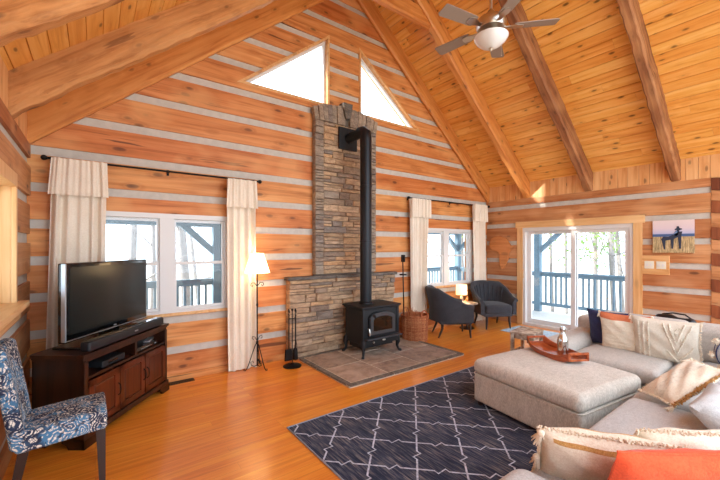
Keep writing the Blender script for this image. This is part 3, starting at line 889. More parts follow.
mb = MB(); mb.box((2.09 - cx, YLo - .035, 1.09), (2.85 - cx, -.011, 1.135), v=.3, ch=.008); mb.box((2.853 - cx, YLo - .04, 1.09), (3.5 - cx, -.011, 1.133), v=.7, ch=.008); mb.box((3.503 - cx, YLo - .035, 1.09), (4.08 - cx, -.011, 1.135), v=.5, ch=.008)
mb.build('slate_ledge', M['slate'], chim)

h = thing('tiled_hearth_pad', 'brown slate tiled hearth pad on the floor under the stove', 'hearth', (2.23, 3.18, 0))
HX, HY = 2.0, 1.265
mb = MB(); mb.box((0, 0, 0), (HX, HY, .024), ch=.004); mb.build('grout_bed', M['grout'], h)
mb = MB(); rr = random.Random(4)
tiles = [(.07, .07, .62, .62), (.62, .07, 1.2, .42), (1.2, .07, 1.93, .62), (.62, .42, 1.2, .9), (.07, .62, .62, 1.2), (1.2, .62, 1.6, 1.2), (1.6, .62, 1.93, 1.2), (.62, .9, 1.2, 1.2)]
for (a, c, d, e) in tiles: mb.box((a + .011, c + .011, .01), (d - .011, e - .011, .03), v=rr.random(), ch=.003)
mb.build('slate_tiles', M['hearth'], h)
mb = MB()
x = 0
while x < HX:
    L = min(.33, HX - x); mb.box((x + .003, 0, .01), (x + L - .003, .064, .03), v=rr.random(), ch=.003); mb.box((x + .003, HY - .064, .01), (x + L - .003, HY, .03), v=rr.random(), ch=.003); x += L
y = .064
while y < HY - .07:
    L = min(.33, HY - .064 - y); mb.box((0, y + .003, .01), (.064, y + L - .003, .03), v=rr.random(), ch=.003); mb.box((HX - .064, y + .003, .01), (HX, y + L - .003, .03), v=rr.random(), ch=.003); y += L
mb.build('border_tiles', M['slate'], h)

# ------------------------------------------------------------------ wood stove
st = thing('wood_stove', 'black cast iron wood stove with arched glass door on the hearth pad', 'stove', (3.25, 4.07, .03))
W_, D_ = .325, .215
mb = MB(); mb.rbox((0, 0, .415), (2*W_, 2*D_, .49), .012, 2)
mb.box((-W_ - .008, -D_ - .012, .17), (-W_ + .03, -D_ + .03, .66), ch=.006); mb.box((W_ - .03, -D_ - .012, .17), (W_ + .008, -D_ + .03, .66), ch=.006)
mb.box((-W_ + .04, D_ - .06, .1), (W_ - .04, -D_ + .08, .18))
mb.build('firebox', M['castiron'], st, smooth=True)
mb = MB(); mb.rbox((0, 0, .682), (2*W_ + .07, 2*D_ + .07, .028), .012, 3); mb.rbox((0, 0, .66), (2*W_ + .035, 2*D_ + .035, .018), .008, 2); mb.lathe([(.1, .69), (.1, .702), (.092, .706)], (-.09, .04, 0), 20)
mb.build('top_plate', M['castiron'], st, smooth=True)
def arch(wd, z0, z1, rise, n=12):
    p = [(-wd, z0), (wd, z0), (wd, z1)]
    for i in range(1, n): t = PI * i / n; p.append((wd * math.cos(t), z1 + rise * math.sin(t)))
    p.append((-wd, z1)); return p
yo = -D_ - .012
mb = MB(); mb.prism(arch(.235, .29, .54, .08), yo - .018, yo + .01, 'xz')
o = mb.build('door', M['castiron'], st)
out, inn = arch(.222, .31, .53, .075, 14), arch(.175, .35, .5, .055, 14)
mb = MB()
for i in range(len(out)):
    j = (i + 1) % len(out); mb.prism([out[i], out[j], inn[j], inn[i]], yo - .034, yo - .014, 'xz', v=.3)
mb.build('door_arch_rim', plain('worn_iron_rim', '#5c5f63', .35, .6), o, smooth=20)
mb = MB(); mb.prism(arch(.172, .352, .498, .053, 14), yo - .021, yo - .017, 'xz')
gl = plain('smoked_stove_glass', '#2a1c12', .08, coat=.5); mb.build('door_glass', gl, o)
mb = MB(); mb.tube([(-.26, yo - .02, .40), (-.262, yo - .05, .395), (-.262, yo - .06, .36), (-.262, yo - .06, .31)], [.008, .01, .014, .01], 8)
mb.build('door_handle', M['nickel'], st, smooth=True)
mb = MB(); mb.rbox((0, yo - .045, .262), (2*W_ - .02, .10, .018), .006, 2); mb.build('ash_lip', plain('worn_iron_lip', '#4c4f55', .4, .5), st, smooth=True)
mb = MB(); mb.rbox((0, yo - .004, .205), (2*W_ - .05, .03, .085), .006, 2)
o = mb.build('ash_drawer', M['castiron'], st, smooth=True)
mb = MB(); mb.ball((-.17, yo - .03, .205), .016, 6); mb.cyl((-.17, yo - .03, .205), (-.17, yo, .205), .006); mb.ball((.02, yo - .028, .215), .02, 6, sc=(1.6, .5, .7)); mb.build('air_knob', M['nickel'], o, smooth=True)
for sx in (-1, 1):
    for sy in (-1, 1):
        mb = MB(); x, y = sx * (W_ - .035), sy * (D_ - .03)
        pts = [(x, y, .25), (x + sx*.022, y + sy*.022, .2), (x + sx*.03, y + sy*.03, .14), (x + sx*.022, y + sy*.022, .08), (x + sx*.035, y + sy*.035, .03), (x + sx*.055, y + sy*.055, .012), (x + sx*.06, y + sy*.06, 0)]
        mb.tube(pts, [.034, .042, .034, .02, .017, .022, .018], 10); mb.build('leg', M['castiron'], st, smooth=True)
pp = thing('stovepipe', 'tall black stovepipe rising from the stove and elbowing into the chimney', 'stovepipe', (3.165, 4.10, .73))
r = .085
mb = MB(); mb.tube([(0, 0, .0), (0, 0, 2.40)], r, 24, cap=True)
for z in (.9, 1.7): mb.lathe([(r + .0, z - .012), (r + .004, z - .01), (r + .004, z + .01), (r, z + .012)], n=24)
mb.lathe([(r + .02, 0), (r + .02, .02), (r + .003, .03)], n=24)
mb.build('vertical_pipe', M['pipe'], pp, smooth=True)
mb = MB(); mb.tube([(0, 0, 2.39), (0, .0, 2.46), (-.02, .05, 2.505), (-.03, .10, 2.505)], [r, r + .003, r + .003, r], 24); mb.build('elbow', M['pipe'], pp, smooth=50)
mb = MB(); mb.tube([(-.02, .06, 2.505), (-.065, .36, 2.475)], r - .012, 24); mb.build('horizontal_pipe', M['pipe'], pp, smooth=True)
mb = MB(); mb.box((-.235, .345, 2.30), (.095, .375, 2.63), ch=.004); mb.build('wall_thimble_plate', M['castiron'], pp)

# ------------------------------------------------------------------ curtains and rods
def rod(x0, x1, y, z, label):
    t = thing('curtain_rod', label, 'curtain rod', (x0, y, z))
    mb = MB(); mb.tube([(0, 0, 0), (x1 - x0, 0, 0)], .011, 8); mb.build('rod', M['iron'], t, smooth=True)
    for x, s in ((0, -1), (x1 - x0, 1)):
        mb = MB(); mb.ball((x + s * .02, 0, 0), .026, 8); mb.cyl((x - s*.005, 0, 0), (x + s*.006, 0, 0), .018); mb.build('finial', M['iron'], t, smooth=True)
    for x in (.03, (x1 - x0) / 2, x1 - x0 - .03):
        mb = MB(); mb.box((x - .008, 0, -.012), (x + .008, YB - y + .0, .004)); mb.box((x - .012, YB - y - .006, -.035), (x + .012, YB - y, .03)); mb.build('bracket', M['iron'], t)
rod(-.37, 1.70, 4.49, 2.40, 'thin black curtain rod over the left double window')
rod(4.44, 6.80, 4.49, 2.42, 'thin black curtain rod over the right double window')
def curtain(x0, x1, ztop, zval, zbot, label, seed, x0b=None, x1b=None):
    rr = random.Random(seed); w = x1 - x0; xm = (x0 + x1) / 2
    t = thing('curtain', label, 'curtain', (xm, 4.465, zbot), 0, 'cream curtains beside the double windows')
    nf = max(4, int(w / .085)); ph = rr.uniform(0, 6)
    x0b = x0 if x0b is None else x0b; x1b = x1 if x1b is None else x1b
    H_ = ztop - zbot
    def fn(off, tz0, tz1, amp, ruff, flare):
        def f(u, v):
            z = tz0 + (tz1 - tz0) * v
            k = (z / H_)
            a = (x0b + (x0 - x0b) * k) - xm; c = (x1b + (x1 - x1b) * k) - xm
            uu = u + .018 * math.sin(u * 9 + ph + k * 1.5)
            x = a + (c - a) * uu
            if flare: x += (u - .5) * flare * (1 - v)
            y = off + amp * math.sin(u * nf * 2 * PI + ph + .5 * math.sin(k * 3 + u * 5)) * (.75 + .35 * math.sin(u * 7 + seed)) + ruff * math.sin(u * nf * 4.3 * PI + ph)
            return (x, y, z)
        return f
    def sheet(mb, f, nu, nv, th=.004):
        a = [[f(i / nu, j / nv) for j in range(nv + 1)] for i in range(nu + 1)]
        vs = [p for r_ in a for p in r_] + [(p[0], p[1] + th, p[2]) for r_ in a for p in r_]
        N = (nu + 1) * (nv + 1); fs = []
        I = lambda i, j: i * (nv + 1) + j
        for i in range(nu):
            for j in range(nv):
                q = (I(i, j), I(i+1, j), I(i+1, j+1), I(i, j+1)); fs.append(q); fs.append(tuple(k + N for k in q[::-1]))
        for i in range(nu): fs.append((I(i, 0), I(i, 0) + N, I(i+1, 0) + N, I(i+1, 0))); fs.append((I(i, nv), I(i+1, nv), I(i+1, nv) + N, I(i, nv) + N))
        for j in range(nv): fs.append((I(0, j), I(0, j+1), I(0, j+1) + N, I(0, j) + N)); fs.append((I(nu, j), I(nu, j) + N, I(nu, j+1) + N, I(nu, j+1)))
        mb.add(vs, fs)
    mb = MB(); sheet(mb, fn(0, .0, H_ - .005, .028, .003, 0), nf * 12, 14); mb.build('drop', M['curtain'], t, smooth=60)
    mb = MB(); sheet(mb, fn(-.046, zval - zbot, H_, .012, .006, .035), nf * 16, 6); mb.build('valance', M['curtain'], t, smooth=60)
    return t
curtain(-.34, .105, 2.40, 2.05, .0, 'cream curtain with short valance, leftmost, behind the television', 1, -.40, .07)
curtain(1.285, 1.655, 2.39, 2.04, .01, 'cream curtain with short valance beside the lit floor lamp', 2, 1.31, 1.655)
curtain(4.44, 4.93, 2.41, 2.08, .01, 'cream curtain with short valance left of the right double window, above the wicker basket', 3, 4.47, 4.86)
curtain(6.24, 6.68, 2.43, 2.08, .01, 'cream curtain with short valance in the far corner, rightmost', 4, 6.30, 6.74)

# ------------------------------------------------------------------ left side: console, television
u_ = Vector((.613, .789)); rzc = math.atan2(u_.y, u_.x)
co = thing('media_console', 'dark cherry media console with three panel doors under the television', 'media console', (-.075, 3.454, 0), rzc)
LW = 1.125
def body(mb, z0, z1, ov=0, ch=0):
    poly = [(-ov, -ov), (LW + ov, -ov), (LW + ov, .10), (LW - .26, .42), (.02, .42), (-ov, .40)]
    mb.prism(poly, z0, z1, 'xy')
mb = MB(); body(mb, .695, .72, .02); body(mb, .68, .697, .008); mb.build('top', M['darkwood'], co)
mb = MB()
mb.box((0, 0, .08), (.035, .40, .68)); mb.box((LW - .035, 0, .08), (LW, .12, .68))
mb.box((0, .38, .08), (LW - .25, .40, .68)); 
mb.add([(LW - .27, .40, .08), (LW - .27, .40, .68), (LW, .12, .68), (LW, .12, .08), (LW - .28, .38, .08), (LW - .28, .38, .68), (LW - .02, .11, .68), (LW - .02, .11, .08)], [(0,1,2,3), (4,7,6,5), (0,4,5,1), (2,6,7,3)])
mb.box((0, 0, .655), (LW, .03, .68)); mb.box((.03, 0, .515), (LW - .03, .36, .535)); mb.box((.03, .0, .08), (LW - .03, .3, .10)); mb.box((LW * .545, .0, .53), (LW * .545 + .025, .3, .66))
mb.box((0, -.012, .10), (.04, .01, .66), ch=.004); mb.box((LW - .04, -.012, .10), (LW, .01, .66), ch=.004)
mb.build('carcass', M['darkwood'], co)
mb = MB(); mb.box((-.015, -.022, .065), (LW + .015, .02, .115), ch=.006); mb.box((-.015, 0, .065), (.02, .4, .115))
mb.prism([(-.02, 0), (.10, 0), (.115, .03), (.15, .05), (.15, .07), (-.02, .07)], -.026, .0, 'xz'); mb.prism([(LW + .02, 0), (LW - .10, 0), (LW - .115, .03), (LW - .15, .05), (LW - .15, .07), (LW + .02, .07)][::-1], -.026, 0, 'xz')
mb.prism([(-.026, 0), (.10, 0), (.115, .03), (.15, .05), (.15, .07), (-.026, .07)], -.02, .01, 'yz'); mb.box((0, .3, 0), (.06, .38, .07)); mb.box((LW - .05, .02, 0), (LW + .01, .1, .07))
mb.build('plinth', M['darkwood'], co)
dw = (LW - .08 - .02) / 3
redd = wood('cherry_door', '#32130a', '#5a2413', '#74341e', 'z', .28, 0, 1.2, .05, '#6a3020', coat=.4)
for i in range(3):
    x = .042 + i * (dw + .01); mb = MB()
    mb.box((x, -.016, .125), (x + .055, .0, .505), ch=.003); mb.box((x + dw - .055, -.016, .125), (x + dw, .0, .505), ch=.003); mb.box((x, -.016, .125), (x + dw, .0, .18), ch=.003); mb.box((x, -.016, .45), (x + dw, .0, .505), ch=.003)
    mb.rbox((x + dw / 2, -.004, .315), (dw - .12, .018, .26), .008, 2)
    d = mb.build('door', redd, co)
    hx = x + dw - .02 if i < 2 else x + .02
    mb = MB(); mb.tube([(hx, -.016, .37), (hx, -.036, .355), (hx, -.04, .315), (hx, -.036, .28), (hx, -.016, .265)], .005, 6); mb.build('handle', M['iron'], d, smooth=True)
def con(x, y, z): return (co.matrix_basis @ Vector((x, y, z)))
mcon = Matrix.Translation((-.075, 3.454, 0)) @ Matrix.Rotation(rzc, 4, 'Z')
def cpos(x, y, z): return tuple(mcon @ Vector((x, y, z)))
t = thing('cable_box', 'flat black cable box in the left shelf bay of the media console', 'cable box', cpos(.38, .13, .535), rzc)
mb = MB(); mb.rbox((0, 0, .03), (.28, .2, .05), .005, 2); mb.box((-.12, -.09, 0), (-.1, .09, .006)); mb.box((.1, -.09, 0), (.12, .09, .006)); mb.build('case', M['blackmat'], t)
mb = MB(); mb.box((-.08, -.102, .022), (.04, -.1, .04)); mb.build('display', M['blackgloss'], t)
t = thing('round_speaker', 'small round black device at the left end of the console shelf', 'speaker', cpos(.12, .11, .535), rzc)
mb = MB(); mb.ball((0, 0, .055), .052, 10, sc=(1, .8, 1)); mb.build('body', M['blackmat'], t, smooth=True)
mb = MB(); mb.lathe([(.03, 0), (.034, .008), (.02, .012)]); mb.build('foot', M['blackgloss'], t, smooth=True)
t = thing('disc_player', 'slim dark disc player in the right shelf bay of the media console', 'disc player', cpos(.83, .13, .535), rzc)
mb = MB(); mb.rbox((0, 0, .025), (.34, .22, .04), .005, 2); mb.build('case', M['blackgloss'], t)
mb = MB(); mb.box((-.1, -.112, .02), (.08, -.11, .024)); mb.box((.12, -.112, .015), (.14, -.11, .03)); mb.build('trim', M['silver'], t)
tg = tag(MB().rbox((0, 0, .012), (.16, .06, .02), .006, 2).build('remote_control', M['silver'], None, True, loc=cpos(.93, .07, .582), rot=(0, 0, rzc + .3)), 'pale remote control lying on the disc player in the console', 'remote')

tv = thing('television', 'large black flat television with a silver-edged bezel on the media console', 'television', cpos(.62, .21, .72), rzc)
TW = 1.05; tz0, tz1 = .06, .70; x0, x1 = -TW/2 - .02, TW/2 - .02
mb = MB(); mb.rbox(((x0 + x1) / 2, .03, (tz0 + tz1) / 2), (TW, .06, tz1 - tz0), .012, 3); mb.rbox(((x0 + x1) / 2, .075, .38), (TW * .75, .06, .42), .02, 3)
mb.build('casing', M['blackgloss'], tv, smooth=True)
mb = MB(); mb.box((x0 + .045, -.0035, tz0 + .06), (x1 - .03, .0, tz1 - .035)); mb.build('screen', M['screen'], tv)
mb = MB(); mb.box((x0 + .008, -.006, tz0 + .012), (x1 - .006, .002, tz0 + .02), ch=.001)
mb.box((x0 - .001, -.006, tz0 + .01), (x0 + .014, .03, tz1 - .004), ch=.004); mb.build('silver_edge', M['silver'], tv)
mb = MB(); mb.box((.0, -.005, tz0 + .03), (.03, -.001, tz0 + .042)); o = mb.build('maker_badge', M['silver'], tv)
mb = MB(); mb.box((-.1, .02, .01), (.1, .07, .09)); mb.rbox((-.02, .02, .01), (.95, .26, .02), .008, 2); mb.build('pedestal', M['blackgloss'], tv)
sb = thing('soundbar', 'long black soundbar on the front edge of the media console', 'soundbar', cpos(.56, .03, .72), rzc)
mb = MB(); mb.rbox((0, 0, .045), (1.02, .085, .08), .02, 4); mb.build('grille_body', M['blackmat'], sb, smooth=True)
mb = MB(); mb.rbox((0, .004, .084), (.98, .05, .006), .002, 1); mb.build('top_panel', M['blackgloss'], sb)
mb = MB(); mb.box((.03, -.045, .04), (.075, -.042, .052)); mb.build('badge', M['silver'], sb)
vt = thing('floor_vent', 'dark bronze floor register in the boards right of the media console', 'floor vent', (.78, 4.50, 0))
mb = MB(); mb.box((-.15, -.05, 0), (.15, .05, .005), ch=.002); mb.build('frame', M['vent'], vt)
mb = MB()
for i in range(16): mb.box((-.13 + i * .0165, -.038, .004), (-.124 + i * .0165, .038, .008))
mb.build('grille', M['iron'], vt)

# blue patterned dining chair
ch = thing('upholstered_side_chair', 'armless side chair in blue and cream paisley fabric with dark legs, by the left wall', 'chair', (-.155, 3.03, 0), math.radians(1))
def seatfn(x, y, z):
    if z > 0: z += .012 * (1 - (x / .24) ** 2)
    return x, y * (1 + .04 * x / .2), z
mb = MB(); mb.rbox((-.005, 0, .415), (.44, .40, .115), .02, 4, crown=.02, grid=4, fn=lambda x, y, z: (x, y, z + (.012 * x / .2))); mb.build('seat', M['paisley'], ch, smooth=True)
mb = MB()
def bf(x, y, z):
    k = (z + .29) / .58
    return x - .07 * k - .02 * k * k + .015 * (1 - (y / .2) ** 2) * -1, y * (1 + .03 * k), z
mb.rbox((-.205, 0, .66), (.075, .40, .60), .025, 4, grid=6, fn=bf); mb.build('backrest', M['paisley'], ch, smooth=True)
for (x, y, dx) in ((.18, .165, .01), (.18, -.165, .01), (-.18, .165, -.07), (-.18, -.165, -.07)):
    mb = MB(); c = [(x - .026, y - .026), (x + .026, y - .026), (x + .026, y + .026), (x - .026, y + .026)]; k = .62
    vs = [(a, bb, .38) for a, bb in c] + [(x + dx + (a - x) * k, y + (bb - y) * k, 0) for a, bb in c]
    mb.add(vs, [(0,1,2,3), (4,7,6,5), (0,4,5,1), (1,5,6,2), (2,6,7,3), (3,7,4,0)]); mb.build('leg', M['blackwood'], ch)

# ------------------------------------------------------------------ floor lamp
fl = thing('floor_lamp', 'lit wrought iron floor lamp with scrolled tripod base and pleated bell shade', 'floor lamp', (1.64, 4.37, 0))
mb = MB(); mb.tube([(0, 0, .05), (0, 0, 1.28)], .009, 8); mb.lathe([(.009, .33), (.02, .35), (.009, .37)], n=10); mb.lathe([(.009, .8), (.016, .82), (.009, .84)], n=10)
for a in (0, PI):
    c = math.cos(a); pts = [(c * .0, 0, 1.05), (c * .035, 0, 1.10), (c * .075, 0, 1.10), (c * .085, 0, 1.07), (c * .065, 0, 1.055), (c * .055, 0, 1.075)]
    mb.tube(pts, .005, 6)
    mb.tube([(0, 0, .36), (c * .03, 0, .42), (c * .06, 0, .43), (c * .065, 0, .40), (c * .045, 0, .39)], .004, 6)
mb.build('pole', M['iron'], fl, smooth=True)
for k in range(3):
    a = math.radians(-90 + 120 * k + 25); c, s = math.cos(a), math.sin(a)
    prof = [(.0, .36), (.03, .30), (.06, .22), (.10, .10), (.125, .04), (.15, .012), (.165, .02), (.16, .04)]
    mb = MB(); mb.tube([(c * r_, s * r_, z) for r_, z in prof], .006, 6)
    mb.tube([(c * r_, s * r_, z) for r_, z in ((.0, .06), (.04, .05), (.075, .07), (.08, .11), (.055, .12), (.045, .095))], .005, 6)
    mb.build('scroll_leg', M['iron'], fl, smooth=True)
def pleat(q, z): return 1 + .012 * math.sin(q * 36)
prof = [(.155, 1.225), (.14, 1.27), (.115, 1.35), (.092, 1.42), (.078, 1.47)]
mb = MB(); n = 144
vs = []; fs = []
for (r_, z) in prof:
    for k in range(n): q = 2 * PI * k / n; rr_ = r_ * pleat(q, z); vs.append((rr_ * math.cos(q), rr_ * math.sin(q), z))
for i in range(4):
    for k in range(n): fs.append((i*n+k, i*n+(k+1) % n, (i+1)*n+(k+1) % n, (i+1)*n+k))
mb.add(vs, fs)
sh = mb.build('lamp_shade', M['shade'], fl, smooth=60)
md = sh.modifiers.new('th', 'SOLIDIFY'); md.thickness = .002
mb = MB(); mb.tube([(0, 0, 1.28), (0, 0, 1.34)], .015, 10); mb.ball((0, 0, 1.37), .028, 8); mb.build('bulb', M['shade'], fl, smooth=True)
mb = MB(); mb.tube([(.01, -.02, 1.28), (.012, -.022, 1.19)], .0015, 4); mb.ball((.012, -.022, 1.185), .005, 5); mb.build('pull_chain', M['brass'], fl)

# ------------------------------------------------------------------ fireplace tools
tx, ty = 2.05, 4.22
ts = thing('fireplace_tool_stand', 'black iron fireplace tool stand on a round base left of the chimney', 'tool stand', (tx, ty, 0))
mb = MB(); mb.lathe([(.115, 0), (.12, .01), (.1, .022), (.03, .03), (.012, .05)], n=28); mb.build('base', M['iron'], ts, smooth=True)
mb = MB(); mb.tube([(0, 0, .03), (0, 0, .72)], .007, 8); mb.ball((0, 0, .735), .016, 8); mb.build('post', M['iron'], ts, smooth=True)
mb = MB(); 
for k in range(4):
    a = PI / 2 * k + .4; mb.tube([(0, 0, .62), (.045 * math.cos(a), .045 * math.sin(a), .62), (.055 * math.cos(a), .055 * math.sin(a), .635)], .004, 6)
mb.build('hanger', M['iron'], ts, smooth=True)
for k, (nm, lb) in enumerate((('fireplace_shovel', 'black iron ash shovel hanging on the fireplace tool stand'), ('fireplace_poker', 'black iron poker with hooked tip hanging on the fireplace tool stand'),
                              ('fireplace_brush', 'black bristle hearth brush hanging on the fireplace tool stand'), ('fireplace_tongs', 'black iron log tongs hanging on the fireplace tool stand'))):
    a = PI / 2 * [2, 1, 0, 3][k] + .4; x, y = .06 * math.cos(a), .06 * math.sin(a)
    t = thing(nm, lb, nm.split('_')[1], (tx + x, ty + y, .06))
    mb = MB(); mb.tube([(0, 0, .62), (0, 0, .16)], .005, 6); mb.ball((0, 0, .66), .011, 7, sc=(1, 1, 2.2)); mb.ball((0, 0, .61), .009, 6); mb.build('handle', M['iron'], t, smooth=True)
    mb = MB()
    if k == 0: mb.rbox((0, 0, .10), (.11, .02, .15), .01, 3, fn=lambda x, y, z: (x * (1 - .2 * (z > 0)), y + .02 * (x / .05) ** 2, z))
    elif k == 1: mb.tube([(0, 0, .17), (0, 0, .04), (0, 0, .02)], [.005, .005, .001], 6); mb.tube([(0, 0, .06), (.02, 0, .055), (.03, 0, .08)], .004, 6)
    elif k == 2: mb.lathe([(.012, .17), (.03, .14), (.035, .06), (.04, .02)][::-1], n=14)
    else:
        for s in (-1, 1): mb.tube([(0, 0, .3), (s * .015, 0, .22), (s * .02, 0, .1), (s * .004, 0, .03)], .004, 6)
    mb.build(['scoop', 'hook', 'bristles', 'jaws'][k], M['iron'], t, smooth=True)
t = thing('iron_rod', 'tall thin black iron rod standing at the right end of the chimney base', 'iron rod', (4.13, 4.30, 0))
mb = MB(); mb.tube([(0, 0, .02), (-.02, 0.02, 1.40)], .010, 8); mb.build('shaft', M['iron'], t, smooth=True)
mb = MB(); mb.box((-.02, -.02, 1.30), (.0, .06, 1.42)); mb.lathe([(.06, 1.08), (.062, 1.10), (.02, 1.105)], (-.015, .015, 0), 16); mb.lathe([(.05, 0), (.05, .01), (.012, .03)], n=16); mb.build('collar', M['iron'], t, smooth=True)

# wicker basket
bk = thing('wicker_basket', 'round woven willow basket of kindling between the stove and an armchair', 'basket', (4.27, 4.20, 0)); bk.scale = (1.06, 1.06, 1.15)
mb = MB(); mb.lathe([(.15, .004), (.175, .02), (.19, .2), (.20, .37), (.185, .37), (.17, .2), (.15, .03)], n=28); mb.build('lining', M['wicker'], bk, smooth=True)
mb = MB(); rr = random.Random(5)
for i in range(26):
    z = .015 + i * .0142; R_ = .18 + .022 * (z / .37)
    mb.tube([((R_ + .009 * math.sin(k * PI / 2 * 1.0 + i * PI) + rr.uniform(-.003, .003)) * math.cos(2*PI*k/48), (R_ + .009 * math.sin(k * PI / 2 + i * PI)) * math.sin(2*PI*k/48), z + rr.uniform(-.003, .003)) for k in range(49)], .0075, 5, cap=False)
mb.build('weave', M['wicker'], bk, smooth=True)
mb = MB()
for k in range(24):
    a = 2 * PI * k / 24; mb.tube([(.19 * math.cos(a), .19 * math.sin(a), .0), (.212 * math.cos(a), .212 * math.sin(a), .36 + .03 * rr.random())], .005, 5)
mb.build('stakes', M['wicker'], bk, smooth=True)
for s in (-1, 1):
    mb = MB(); mb.tube([(s * .2 * math.cos(q) * .35 - s * .1 * 0 + 0, s * .2, .36 + .09 * math.sin(q)) for q in [PI * i / 10 for i in range(11)]], .01, 6); mb.build('handle', M['wicker'], bk, smooth=True)
mb = MB()
for k in range(46):
    a = rr.uniform(0, 2 * PI); r_ = rr.uniform(0, .12); p = Vector((r_ * math.cos(a), r_ * math.sin(a), .06)); q = p + Vector((rr.uniform(-.09, .09), rr.uniform(-.09, .09), rr.uniform(.28, .40)))
    mb.tube([p, p.lerp(q, .5) + Vector((rr.uniform(-.02, .02), rr.uniform(-.02, .02), 0)), q], [.008, .007, .004], 5)
o = mb.build('kindling', M['wicker']); o.location = (4.27, 4.20, 0); o.scale = (1.06, 1.06, 1.15); tag(o, 'bundle of thin kindling sticks in the wicker basket', 'kindling'); o['kind'] = 'stuff'
# ------------------------------------------------------------------ charcoal armchairs
def armchair():
    t = thing('barrel_armchair', '', 'armchair', group='pair of charcoal armchairs')
    mb = MB(); mb.rbox((.03, 0, .375), (.56, .52, .15), .045, 5, crown=.03, grid=4); mb.build('seat_cushion', M['charcoal'], t, smooth=True)
    mb = MB(); mb.rbox((.0, 0, .275), (.56, .56, .08), .03, 3); mb.build('seat_frame', M['charcoal'], t, smooth=True)
    # wrap-around back: swept profile, high at the back and sloping down to the arms
    n = 48; vs = []; fs = []
    for i in range(n + 1):
        a = -1 + 2 * i / n; s = abs(a)
        ang_ = a * math.radians(128)
        R_ = .30
        # plan: half circle at the back then straight forward
        if s < .62:
            q = a / .62 * PI / 2; px, py = -.06 - R_ * math.cos(q), R_ * math.sin(q); nx, ny = -math.cos(q), math.sin(q)
        else:
            k = (s - .62) / .38; px, py = -.06 + .34 * k, math.copysign(R_ + .01 * k, a); nx, ny = 0, math.copysign(1, a)
        top = .86 - .04 * s if s < .35 else .846 - (.846 - .60) * min(1, ((s - .35) / .5)) ** .9
        if s > .85: top = .60 - .03 * (s - .85) / .15
        flare = .07 * (top - .28) / .58
        th = .035
        prof = [(-th, .28), (-th + .0, .5), (-th + flare * .9, top - .03), (-th * .4 + flare, top), (th * .4 + flare, top), (th + flare, top - .03), (th, .5), (th, .28)]
        for (d, z) in prof: vs.append((px + nx * d, py + ny * d, z))
    m = 8
    for i in range(n):
        for k in range(m): fs.append((i*m+k, i*m+(k+1) % m, (i+1)*m+(k+1) % m, (i+1)*m+k))
    fs.append(list(range(m))); fs.append([n*m+k for k in range(m)])
    mb = MB(); mb.add(vs, fs); o = mb.build('wrap_back', M['charcoal'], t, smooth=60)
    mb = MB()
    for k in range(-4, 5):     # channel tufting on the inner back
        q = k * .16 * 1.9; px, py = -.06 - .262 * math.cos(q), .262 * math.sin(q)
        mb.tube([(px, py, .44), (px - .02 * math.cos(q), py + .02 * math.sin(q), .62), (px - .052 * math.cos(q), py + .05 * math.sin(q), .80 - abs(k) * .012)], .012, 6)
    mb.build('channel_tufts', M['charcoal'], o, smooth=True)
    for sx, sy in ((1, 1), (1, -1), (-1, 1), (-1, -1)):
        mb = MB(); x, y = (.25 if sx > 0 else -.22), sy * .22
        mb.tube([(x, y, .26), (x + .0, y, .16), (x + (.012 if sx > 0 else -.07), y + sy * .015, 0)], [.028, .022, .013], 10); mb.build('leg', M['blackwood'], t, smooth=True)
    return t
ac = armchair(); ac.location = (5.05, 4.06, 0); ac.rotation_euler = (0, 0, math.radians(-36))
ac['label'] = 'charcoal barrel armchair seen from its side, beside the wicker basket'
dup(ac, (6.22, 4.02, 0), math.radians(-122), 'charcoal barrel armchair facing the room in the far corner, under the Africa carving')

# side table and its lamp
t = thing('side_table', 'small pale topped round side table between the two armchairs', 'side table', (5.70, 4.22, 0))
mb = MB(); mb.lathe([(.19, .465), (.2, .47), (.2, .488), (.19, .493)], n=32); mb.build('top', M['distress'], t, smooth=True)
mb = MB(); mb.tube([(0, 0, .02), (0, 0, .467)], .018, 10); mb.build('stem', M['blackwood'], t, smooth=True)
mb = MB(); mb.lathe([(.14, 0), (.14, .012), (.03, .03)], n=24); mb.build('base', M['blackwood'], t, smooth=True)
t = thing('table_lamp', 'small lit lamp with a cylindrical shade on the side table', 'lamp', (5.60, 4.27, .493))
mb = MB(); mb.lathe([(.05, 0), (.052, .012), (.03, .03), (.035, .06), (.022, .10), (.012, .15), (.012, .2)], n=18); mb.build('base', M['distress'], t, smooth=True)
mb = MB(); n = 36; vs = [(r_ * math.cos(2*PI*k/n), r_ * math.sin(2*PI*k/n), z) for (r_, z) in ((.105, .15), (.1, .335)) for k in range(n)]
mb.add(vs, [(k, (k+1) % n, n + (k+1) % n, n + k) for k in range(n)]); sh = mb.build('lamp_shade', M['shade2'], t, smooth=60); md = sh.modifiers.new('th', 'SOLIDIFY'); md.thickness = .002
mb = MB(); mb.ball((0, 0, .23), .026, 8); mb.build('bulb', M['shade2'], t, smooth=True)
t = thing('small_vase', 'small brown vase behind the lamp on the side table', 'vase', (5.80, 4.29, .493))
mb = MB(); mb.lathe([(.02, 0), (.032, .03), (.026, .06), (.014, .08), (.018, .095)], n=16); mb.build('body', M['africa'], t, smooth=True)
mb = MB(); mb.lathe([(.018, .093), (.021, .097), (.018, .101)], n=16); mb.build('rim', M['africa'], t, smooth=True)

